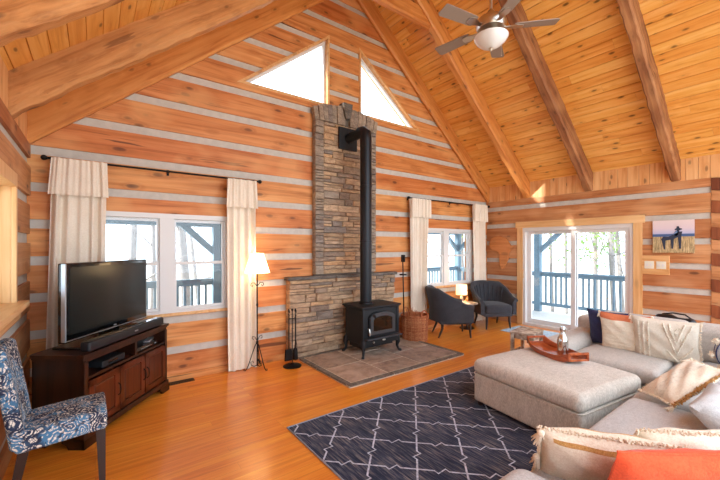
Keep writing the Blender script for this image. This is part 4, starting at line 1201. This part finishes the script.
# ------------------------------------------------------------------ wall pieces
pts = [(.0, .36), (.05, .47), (.14, .52), (.27, .53), (.34, .50), (.42, .48), (.47, .40), (.53, .31), (.60, .32), (.58, .26), (.50, .18), (.46, .10), (.47, .03), (.42, -.06), (.37, -.17), (.31, -.19), (.27, -.10), (.25, .02), (.26, .12), (.22, .19), (.15, .20), (.08, .21), (.02, .28)]
mb = MB(); ay = 4.50
mb.prism([(-a * .93, z * .98) for a, z in pts], -.03, 0, 'yz')
o = mb.build('africa_wall_carving', M['africa'], loc=(XR - .008, 4.48, 1.27)); tag(o, 'carved wooden cutout of the African continent on the right wall', 'wall carving')
cv = thing('canvas_picture', 'canvas print of a dark animal and rider in golden grass on the right wall', 'picture', (XR - .012, 1.44, 1.705))
mb = MB(); mb.box((-.03, -.235, -.24), (0, .235, .24), ch=.002); mb.build('canvas', M['picture'], cv)
mb = MB()
def yz(poly, mat=0): mb.prism([(-a * .235, z * .24) for a, z in poly], -.0345, -.0295, 'yz', mat=mat)
yz([(-.42, -.8), (-.36, -.8), (-.34, -.25), (-.1, -.2), (-.05, -.75), (.02, -.75), (.06, -.15), (.25, -.05), (.32, -.75), (.4, -.75), (.42, .1), (.46, .3), (.3, .28), (.1, .15), (-.2, -.02), (-.45, 0), (-.56, -.15), (-.52, -.3)])
yz([(.1, .45), (.18, .5), (.2, .62), (.3, .62), (.33, .5), (.45, .47), (.45, .42), (.32, .38), (.3, .25), (.22, .25), (.2, .38), (.1, .4)])
yz([(.0, .1), (.16, .36), (.34, .3), (.2, .02)], 1)
mb.build('printed_figure', [M['ink'], M['ink2']], cv)
sw = thing('switch_board', 'pine backing board with two ivory switch plates right of the sliding door', 'switch plate', (XR - .004, 1.665, 1.275))
mb = MB(); mb.box((-.022, -.185, -.145), (0, .145, .145), ch=.004); mb.build('backing_board', M['trimwood_h'], sw)
for y in (.055, -.09):
    mb = MB(); mb.rbox((-.025, y, -.0), (.008, .115, .115), .003, 2); p = mb.build('switch_plate', M['plate'], sw, smooth=True)
    for d in (-.024, .024):
        mb = MB(); mb.box((-.033, y + d - .010, -.022), (-.028, y + d + .010, .022), ch=.002); mb.build('rocker', M['white'], p)
# pale doormat
mt = MB(); mt.box((6.02, 2.55, 0), (6.66, 3.72, .012), ch=.004); o = mt.build('doormat', M['mat']); tag(o, 'pale blue flat doormat inside the sliding door', 'doormat')

# ------------------------------------------------------------------ ceiling fan
fz = 3.73
fan = thing('ceiling_fan', 'brushed nickel ceiling fan with five greige blades and a frosted bowl light', 'ceiling fan', (XC, 2.07, fz))
top = zceil(XC) - fz - .25
mb = MB(); mb.tube([(0, 0, .17), (0, 0, top + .16)], .014, 10); mb.build('downrod', M['nickel'], fan, smooth=True)
mb = MB(); mb.lathe([(.02, top + .05), (.06, top + .08), (.075, top + .14), (.075, top + .22)], n=24); mb.build('canopy', M['nickel'], fan, smooth=True)
mb = MB(); mb.lathe([(.06, -.035), (.085, -.02), (.13, .0), (.145, .035), (.145, .07), (.13, .10), (.09, .125), (.05, .14), (.03, .19), (.014, .2)], n=32); mb.build('motor_housing', M['nickel'], fan, smooth=True)
mb = MB(); mb.lathe([(.07, -.075), (.075, -.05), (.07, -.03)], n=24); mb.lathe([(.155, -.082), (.16, -.076), (.155, -.07)], n=32); mb.build('light_fitting', M['nickel'], fan, smooth=True)
mb = MB(); mb.lathe([(.012, -.19), (.05, -.182), (.10, -.155), (.14, -.12), (.163, -.085), (.165, -.075), (.16, -.072)], n=36); bw = mb.build('light_bowl', M['bowl'], fan, smooth=True)
mb = MB(); mb.lathe([(.004, -.215), (.012, -.208), (.016, -.195), (.026, -.188), (.022, -.182)], n=14); mb.build('finial', M['nickel'], bw, smooth=True)
mb = MB(); mb.tube([(.05, -.08, -.06), (.052, -.082, -.27)], .0015, 4); mb.ball((.052, -.082, -.275), .006, 5); mb.build('pull_chain', M['nickel'], fan)
B0 = math.radians(26)
for k in range(5):
    a = B0 + k * 2 * PI / 5
    mx = Matrix.Rotation(a, 4, 'Z')
    tilt = Matrix.Translation((0, 0, .02)) @ Matrix.Rotation(math.radians(10), 4, 'X')
    mb = MB(); poly = [(.22, -.055), (.26, -.062), (.50, -.068), (.60, -.07), (.625, -.05), (.62, .062), (.60, .07), (.26, .062), (.22, .055)]
    mb.prism(poly, -.004, .004, 'xy', mx=mx @ tilt); bl = mb.build('blade', M['blade'], fan)
    mb = MB(); mb.prism([(.10, -.018), (.18, -.022), (.24, -.045), (.30, -.03), (.31, 0), (.30, .03), (.24, .045), (.18, .022), (.10, .018)], -.012, -.004, 'xy', mx=mx @ tilt); mb.build('blade_bracket', M['nickel'], bl)

# ------------------------------------------------------------------ rug
t = thing('area_rug', 'dark navy rug with a pale trellis pattern under the ottoman', 'rug', (1.315, .55, 0))
mb = MB(); mb.box((.012, .012, 0), (3.05, 2.24, .011)); mb.build('pile', M['rug'], t)
mb = MB(); mb.tube([(0, 0, .006), (3.06, 0, .006), (3.06, 2.25, .006), (0, 2.25, .006), (0, 0, .006)], .008, 6); mb.build('binding', M['rugedge'], t, smooth=True)

# ------------------------------------------------------------------ ottoman
ot = thing('storage_ottoman', 'large square heathered linen ottoman in front of the sectional', 'ottoman', (3.38, 1.57, .011), math.radians(-7.5))
mb = MB(); mb.rbox((0, 0, .165), (.92, 1.03, .27), .03, 4, grid=3); mb.build('base', M['ottoman'], ot, smooth=True)
mb = MB(); mb.rbox((0, 0, .365), (.94, 1.05, .135), .055, 6, crown=.045, grid=8); o = mb.build('cushion_top', M['ottoman'], ot, smooth=True)
mb = MB()
def loop(hx, hy, z, r_, n=8):
    p = []
    for (sx, sy, a0) in ((1, 1, 0), (-1, 1, 90), (-1, -1, 180), (1, -1, 270)):
        for i in range(n + 1): a = math.radians(a0 + 90 * i / n); p.append((sx * (hx - r_) + r_ * math.cos(a), sy * (hy - r_) + r_ * math.sin(a), z))
    p.append(p[0]); return p
mb.tube(loop(.467, .522, .300, .05), .005, 6); mb.build('piping', M['ottoman'], o, smooth=True)
for sx in (-1, 1):
    for sy in (-1, 1): mb = MB(); mb.cyl((sx * .42, sy * .46, 0), (sx * .42, sy * .46, .04), .025); mb.build('foot', M['blackwood'], ot)

# tray
tr = thing('wooden_tray', 'reddish boat-shaped wooden tray with raised ends on the ottoman', 'tray', (3.66, 1.665, .486), math.radians(60))
L_, Wd = .315, .14
def tray_w(s): return Wd * (1 - .42 * s * s)
mb = MB(); n = 20; vs = []; fs = []
for i in range(n + 1):
    s = -1 + 2 * i / n; w = tray_w(s); z = .008 + .03 * s ** 4
    vs += [(s * L_, -w, z), (s * L_, w, z), (s * L_, w, z - .008), (s * L_, -w, z - .008)]
for i in range(n):
    for k in range(4): fs.append((i*4+k, i*4+(k+1) % 4, (i+1)*4+(k+1) % 4, (i+1)*4+k))
fs += [(0, 1, 2, 3), (n*4+3, n*4+2, n*4+1, n*4)]
mb.add(vs, fs); mb.build('bottom', M['redwood'], tr, smooth=30)
for sd in (-1, 1):
    vs = []; fs = []
    for i in range(n + 1):
        s = -1 + 2 * i / n; w = tray_w(s) * sd; z = .0 + .03 * s ** 4; hh = .05 + .022 * s ** 4
        vs += [(s * L_, w, z), (s * L_, w + sd * .010, z), (s * L_, w + sd * .022, z + hh), (s * L_, w + sd * .010, z + hh)]
    for i in range(n):
        for k in range(4): fs.append((i*4+k, i*4+(k+1) % 4, (i+1)*4+(k+1) % 4, (i+1)*4+k))
    fs += [(0, 1, 2, 3), (n*4+3, n*4+2, n*4+1, n*4)]
    mb = MB(); mb.add(vs, fs); mb.build('side_rail', M['redwood'], tr, smooth=30)
for s in (-1, 1):
    w = tray_w(1) + .02; mb = MB(); x = s * L_
    mb.box((x - .006, -w, .03), (x + .006, w, .048)); mb.box((x - .006, -w, .085), (x + .008, w, .108), ch=.003); mb.box((x - .006, -w, .03), (x + .006, -w + .02, .1)); mb.box((x - .006, w - .02, .03), (x + .006, w, .1))
    mb.build('end_handle', M['redwood'], tr)
bt = thing('steel_bottle', 'polished steel vacuum bottle standing in the wooden tray', 'bottle', (3.60, 1.57, .496))
mb = MB(); mb.lathe([(.042, 0), (.047, .004), (.048, .02), (.048, .15), (.043, .18), (.028, .21), (.022, .23), (.022, .25)], n=28); mb.build('body', M['steel'], bt, smooth=True)
mb = MB(); mb.lathe([(.024, .248), (.025, .252), (.025, .285), (.022, .29)], n=24); mb.build('cap', M['steel'], bt, smooth=True)

# distressed stool beyond the ottoman
t = thing('distressed_stool', 'small distressed white wooden stool behind the tray and ottoman', 'stool', (4.72, 2.52, 0), math.radians(8))
mb = MB(); mb.box((-.2, -.15, .39), (.2, .15, .415), ch=.004); mb.build('top', M['distress'], t)
mb = MB()
for s in (-1, 1): mb.box((-.18, s * .13 - .01, .32), (.18, s * .13 + .01, .388)); mb.box((s * .17 - .01, -.13, .32), (s * .17 + .01, .13, .388))
mb.build('apron', M['distress'], t)
for sx in (-1, 1):
    for sy in (-1, 1): mb = MB(); mb.box((sx * .175 - .02, sy * .125 - .02, 0), (sx * .175 + .02, sy * .125 + .02, .39), ch=.003); mb.build('leg', M['distress'], t)
mb = MB()
for s in (-1, 1): mb.box((-.17, s * .125 - .008, .12), (.17, s * .125 + .008, .15))
mb.build('stretcher', M['distress'], t)

# ------------------------------------------------------------------ sectional sofa
so = thing('sectional_sofa', 'large pale grey-beige sectional sofa filling the right foreground', 'sofa', (3.0, .6, 0))
ox, oy = 3.0, .6
def L3(a, c): return (a[0] - ox, a[1] - oy, a[2]), (c[0] - ox, c[1] - oy, c[2])
mb = MB()
def rb(x0, y0, z0, x1, y1, z1, r, crown=0, n=5, g=5): mb.rbox(((x0+x1)/2 - ox, (y0+y1)/2 - oy, (z0+z1)/2), (x1-x0, y1-y0, z1-z0), r, n, crown=crown, grid=g)
rb(1.40, -.12, .06, 5.05, .90, .29, .03); rb(4.03, .5, .06, 5.05, 1.95, .29, .03)
mb.build('base_frame', M['sofa'], so, smooth=True)
for (x0, y0, x1, y1, m_) in ((1.63, .06, 2.40, .93, 'sofa_grey'), (2.41, .06, 3.235, .935, 'sofa_grey'), (3.245, .06, 4.05, .935, 'sofa_grey'), (4.06, .06, 4.84, .93, 'sofa_grey'), (3.99, .94, 4.84, 1.69, 'sofa')):
    mb = MB(); rb(x0, y0, .285, x1, y1, .43, .055, .035, 6, 8); mb.build('seat_cushion', M[m_], so, smooth=True)
mb = MB(); rb(4.83, -.12, .25, 5.07, 1.95, .70, .07); mb.build('back_frame', M['sofa'], so, smooth=True)
mb = MB(); rb(1.42, -.17, .25, 4.9, .05, .66, .07); mb.build('back_frame', M['sofa'], so, smooth=True)
for (y0, y1) in ((.10, .86), (.87, 1.68)):
    mb = MB(); rb(4.66, y0, .44, 4.93, y1, .80, .08, 0, 6, 8); mb.build('back_cushion', M['sofa'], so, smooth=True)
mb = MB(); rb(3.88, 1.70, .06, 5.05, 1.97, .555, .09, 0, 6, 6); mb.build('armrest', M['sofa'], so, smooth=True)
mb = MB(); rb(1.34, -.15, .06, 1.61, .91, .555, .09, 0, 6, 6); mb.build('armrest', M['sofa_grey'], so, smooth=True)
for (x, y) in ((1.45, .8), (1.45, -.05), (4.95, -.05), (4.95, 1.85), (4.1, 1.85), (3.0, .8)):
    mb = MB(); mb.cyl((x - ox, y - oy, 0), (x - ox, y - oy, .07), .03); mb.build('foot', M['blackwood'], so)

# pillows
def pillow(name, w, h, t_, mat, label, M4, cat='pillow', p=2.6, k=.07, seed=1, sag=0, bands=None):
    """M4 maps local (x across, z up, y thickness) to the world"""
    rr = random.Random(seed); N = 22
    root = thing(name, label, cat, group='pillows on the sectional'); root.matrix_world = M4
    def sheet(s):
        def f(u, v):
            a, c = 2*u - 1, 2*v - 1
            e = max(0, (1 - abs(a) ** p) * (1 - abs(c) ** p)) ** .5
            x = w/2 * a * (1 - k * (1 - c*c) * a * a); z = h/2 * c * (1 - k * (1 - a*a) * c * c)
            wr = .004 * math.sin(a * 7 + seed) * math.sin(c * 6 + seed * 2) * e + .006 * e * math.sin((a + c) * 9 + seed)
            return (x, s * (t_/2 * e) + wr, z - sag * (1 - a*a) * (c > 0) * c)
        return f
    if bands is None:
        mb = MB(); mb.grid(sheet(1), N, N, v=.2); mb.grid(sheet(-1), N, N, v=.2); mb.build('cover', mat, root, smooth=60)
    else:
        mb = MB(); 
        for s in (1, -1):
            f = sheet(s); mb2 = mb
            for i in range(N):
                for j in range(N):
                    q = [f(i/N, j/N), f((i+1)/N, j/N), f((i+1)/N, (j+1)/N), f(i/N, (j+1)/N)]
                    mb.add(q, [(0, 1, 2, 3)], v=.3, mat=bands((i + .5) / N, (j + .5) / N))
        mb.build('cover', mat, root, smooth=60)
    return root, sheet
def frame(c, right, lean, up_len=0):
    """world matrix: centre c, local x along horizontal direction right, tilted back by lean (rad) about that axis"""
    r_ = Vector((right[0], right[1], 0)).normalized(); up = Vector((0, 0, 1)); nrm = up.cross(r_)
    m = Matrix((( r_.x, nrm.x, 0, c[0]), (r_.y, nrm.y, 0, c[1]), (0, 0, 1, c[2]), (0, 0, 0, 1)))
    return m @ Matrix.Rotation(lean, 4, 'X')
def tassel(root, pos, s, mat, seed):
    rr = random.Random(seed); mb = MB(); mb.ball(pos, .013 * s, 6)
    for i in range(16):
        d = Vector((rr.uniform(-1, 1), rr.uniform(-1, 1), -2.2)).normalized(); p = Vector(pos)
        mb.tube([p, p + d * .03 * s, p + d * .06 * s + Vector((0, 0, -.01))], [.003 * s, .004 * s, .002 * s], 4)
    mb.build('tassel', mat, root)
def fringe(root, sheet_pts, mat, seed, ln=.03, dens=1, name='fringe'):
    rr = random.Random(seed); mb = MB()
    for (p, d) in sheet_pts:
        p = Vector(p); d = Vector(d).normalized()
        for _ in range(dens):
            q = p + Vector((rr.uniform(-.004, .004),) * 3); e = (d + Vector((rr.uniform(-.6, .6), rr.uniform(-.6, .6), rr.uniform(-.6, .6)))).normalized()
            mb.tube([q, q + e * ln * .5, q + e * ln * .8 + Vector((rr.uniform(-.3, .3), rr.uniform(-.3, .3), rr.uniform(-.5, 0))) * ln * .6], [.0035, .0045, .003], 4)
    return mb.build(name, mat, root)
def edgepts(w, h, sides, n=40, k=.07):
    o = []
    for s in sides:
        for i in range(n + 1):
            a = -1 + 2 * i / n
            if s == 't': o.append(((w/2*a, 0, h/2 * (1 - k * (1 - a*a))), (0, 0, 1)))
            if s == 'b': o.append(((w/2*a, 0, -h/2 * (1 - k * (1 - a*a))), (0, 0, -1)))
            if s == 'l': o.append(((-w/2 * (1 - k * (1 - a*a)), 0, h/2*a), (-1, 0, 0)))
            if s == 'r': o.append(((w/2 * (1 - k * (1 - a*a)), 0, h/2*a), (1, 0, 0)))
    return o
# far run, leaning on the right-hand back cushions (local +x points along -y: rightwards in the room)
pillow('throw_pillow', .42, .42, .14, M['navy'], 'navy blue square pillow, leftmost against the far sofa back', frame((4.62, 1.52, .635), (0, -1), .22), seed=1)
def ob(u, v): return 1 if v > .86 else 0
rt, sh_ = pillow('throw_pillow', .46, .46, .13, [M['cream'], M['orangeband']], 'cream gathered pillow with a terracotta band on top, beside the navy pillow', frame((4.50, 1.33, .63), (.10, -1), .26), seed=2, bands=ob)
mb = MB()
for j in range(9):
    z = -.19 + j * .042
    mb.tube([(x * .023 - .20, sh_(-1)((x * .023) / .46 + .065, (z + .23) / .46)[1] - .0015, z) for x in range(18)], .0035, 5)
mb.build('pleats', M['cream'], rt, smooth=True)
for k, (a, c) in enumerate(((-.225, .225), (.225, .225), (-.225, -.225), (.225, -.225))): tassel(rt, (a, 0, c), .9, M['fringe'], 20 + k)
rt, sh_ = pillow('throw_pillow', .52, .46, .16, M['creamrib'], 'ivory textured pillow with tufted diamond pattern, right of the terracotta-banded pillow', frame((4.47, 1.00, .635), (.06, -1), .26), seed=3)
mb = MB(); rr = random.Random(9)
def on(u, v): p = sh_(-1)(u, v); return Vector((p[0], p[1] - .004, p[2]))
for (u0, v0, u1, v1) in ((.5, .95, .68, .3), (.68, .3, .9, .92), (.58, .95, .68, .55), (.68, .55, .8, .95), (.55, .35, .68, .12), (.68, .12, .92, .45)):
    for i in range(22):
        q = on(u0 + (u1 - u0) * i / 21, v0 + (v1 - v0) * i / 21); mb.ball(q + Vector((rr.uniform(-.003, .003), 0, rr.uniform(-.003, .003))), .0085, 4)
for i in range(60): mb.ball(on(.62 + .14 * rr.random(), .58 + .3 * rr.random()), .006, 4)
mb.build('tufted_diamonds', M['tufted'], rt); mb = MB()
for u in (.12, .2, .28):
    for i in range(30): mb.ball(on(u, .06 + .88 * i / 29), .007, 4, sc=(1.4, 1, .8))
mb.build('tufted_stripes', M['tufted'], rt)
fringe(rt, edgepts(.52, .46, 'rl', 30), M['fringe'], 5, .022, 2)
# round pom-pom pillow at the right frame edge
rt = thing('round_pillow', 'round grey pillow with dark piping and ivory pompoms by the far sofa back', 'pillow'); rt.matrix_world = frame((4.42, .44, .645), (.35, -1), .35)
mb = MB(); mb.ball((0, 0, 0), .21, 14, sc=(1, .34, 1)); mb.build('cover', M['sofa_grey'], rt, smooth=True)
for yy in (-.028, .028):
    mb = MB(); mb.tube([(.203 * math.cos(2*PI*i/40), yy, .203 * math.sin(2*PI*i/40)) for i in range(41)], .0045, 6); o = mb.build('piping', M['navy'], rt, smooth=True)
for i in range(10):
    a = 2 * PI * i / 10 + .2; mb = MB(); c = Vector((.225 * math.cos(a), 0, .225 * math.sin(a))); mb.ball(c, .024, 6)
    for _ in range(26):
        d = Vector((rr.gauss(0, 1), rr.gauss(0, 1), rr.gauss(0, 1))).normalized(); mb.tube([c, c + d * .034], [.004, .003], 4)
    mb.build('pompom', M['fringe'], rt)
# grey lumbar cushion and fringed pillow on the near run
rt, sh_ = pillow('lumbar_cushion', .56, .36, .17, M['sofa_grey'], 'plump pale grey back cushion lying in front of the fringed pillow', frame((3.02, .36, .545), (1, .0), -1.0), 'cushion', seed=6, p=3.5)
rt, sh_ = pillow('throw_pillow', .28, .44, .12, [M['cream'], M['tufted']], 'blush-cream pillow with a mustard fringe leaning on the grey back cushion', Matrix(((-.54, .353, .70, 3.325), (-.84, -.295, -.45, .645), (0, -.886, .55, .60), (0, 0, 0, 1))), seed=7, bands=lambda u, v: 1 if .35 < u < .65 else 0)
fringe(rt, [((a[0][0], a[0][1] - .01, a[0][2]), (a[1][0], -.5, a[1][2])) for a in edgepts(.28, .44, 'r', 60)], M['mustard'], 8, .03, 3, 'mustard_fringe')
fringe(rt, edgepts(.28, .44, 'tlb', 40), M['fringe'], 9, .018, 2)
for k, (a, c) in enumerate(((.14, -.22), (.14, .22), (-.14, .22))): tassel(rt, (a, 0, c), .9, M['fringe'], 40 + k)
# near pillows
rd = Vector((.57, -.82))
rt, sh_ = pillow('throw_pillow', .54, .46, .17, [M['cream'], M['mustard']], 'cream pillow with an ochre stripe and ivory fringe, leftmost in the foreground', frame((1.88, .655, .545), (rd.x, rd.y), .62), seed=10,
                 bands=lambda u, v: 1 if (.93 < v < .975 and .08 < u < .8) else 0)
fringe(rt, edgepts(.54, .46, 'tl', 46), M['fringe'], 12, .016, 3)
for k, (a, c) in enumerate(((-.27, .22), (-.27, .0), (-.27, -.2))): tassel(rt, (a, -.02, c), 1.3, M['fringe'], 60 + k)
rt, sh_ = pillow('throw_pillow', .60, .44, .13, M['cream'], 'plain cream pillow behind the coral pillow in the foreground', frame((2.26, .42, .55), (.75, -.66), .6), seed=11)
fringe(rt, edgepts(.60, .44, 'tl', 46), M['fringe'], 13, .016, 3)
rt, sh_ = pillow('throw_pillow', .58, .44, .14, M['coral'], 'bright coral pillow, nearest the camera in the foreground', frame((1.83, .38, .595), (.80, -.60), .42), seed=12)
mb = MB(); mb.tube([(p[0][0], p[0][1], p[0][2]) for p in edgepts(.58, .44, 't', 30)], .004, 6); mb.build('seam', M['coral'], rt, smooth=True)
# dark leather bag resting on top of the far sofa back
t = thing('leather_bag', 'black leather bag slumped on top of the far sofa back behind the ivory pillow', 'bag', (4.98, 1.03, .70), math.radians(90))
mb = MB(); mb.rbox((0, 0, .055), (.34, .10, .11), .045, 5, grid=5, fn=lambda x, y, z: (x, y, z * (1 + .25 * math.sin(x * 14)) + .008 * math.sin(x * 40))); mb.build('body', M['throw'], t, smooth=True)
mb = MB(); mb.tube([(-.14, 0, .09), (-.08, .0, .135), (.02, 0, .14), (.1, 0, .12), (.15, 0, .07)], .008, 6); mb.build('strap', M['throw'], t, smooth=True)

# ------------------------------------------------------------------ light and camera
sc_ = bpy.context.scene
w = bpy.data.worlds.new('sky'); sc_.world = w; w.use_nodes = True
bg = w.node_tree.nodes['Background']; bg.inputs[0].default_value = (.77, .885, 1, 1); bg.inputs[1].default_value = SKY
sun = bpy.data.lights.new('sun', 'SUN'); sun.energy = SUN; sun.angle = math.radians(1.5); sun.color = (1, .93, .82)
so_ = bpy.data.objects.new('sun', sun); C.objects.link(so_); so_.rotation_euler = Vector((.85, -.35, -.40)).to_track_quat('-Z', 'Y').to_euler()
def lamp(name, loc, e, col, r_):
    l = bpy.data.lights.new(name, 'POINT'); l.energy = e; l.color = col; l.shadow_soft_size = r_
    o = bpy.data.objects.new(name, l); C.objects.link(o); o.location = loc; return o
lamp('floor_lamp_bulb_light', (1.64, 4.37, 1.37), LAMP, (1, .78, .5), .03)
lamp('table_lamp_bulb_light', (5.60, 4.27, .72), LAMP * .5, (1, .75, .45), .03)
cam = bpy.data.cameras.new('camera'); co_ = bpy.data.objects.new('camera', cam); C.objects.link(co_)
cam.sensor_width = 36; cam.sensor_fit = 'HORIZONTAL'; cam.lens = 355 / 720 * 36; cam.shift_y = 7 / 720; cam.clip_start = .05
th = math.atan2(476, 355); fwd = Vector((math.cos(th), math.sin(th), 0))
co_.location = (0, 0, 1.55); co_.rotation_euler = fwd.to_track_quat('-Z', 'Y').to_euler()
sc_.camera = co_
vs_ = sc_.view_settings; vs_.view_transform = 'Standard'; vs_.look = 'None'; vs_.gamma = 1; vs_.use_curve_mapping = False
vs_.exposure = EXPO
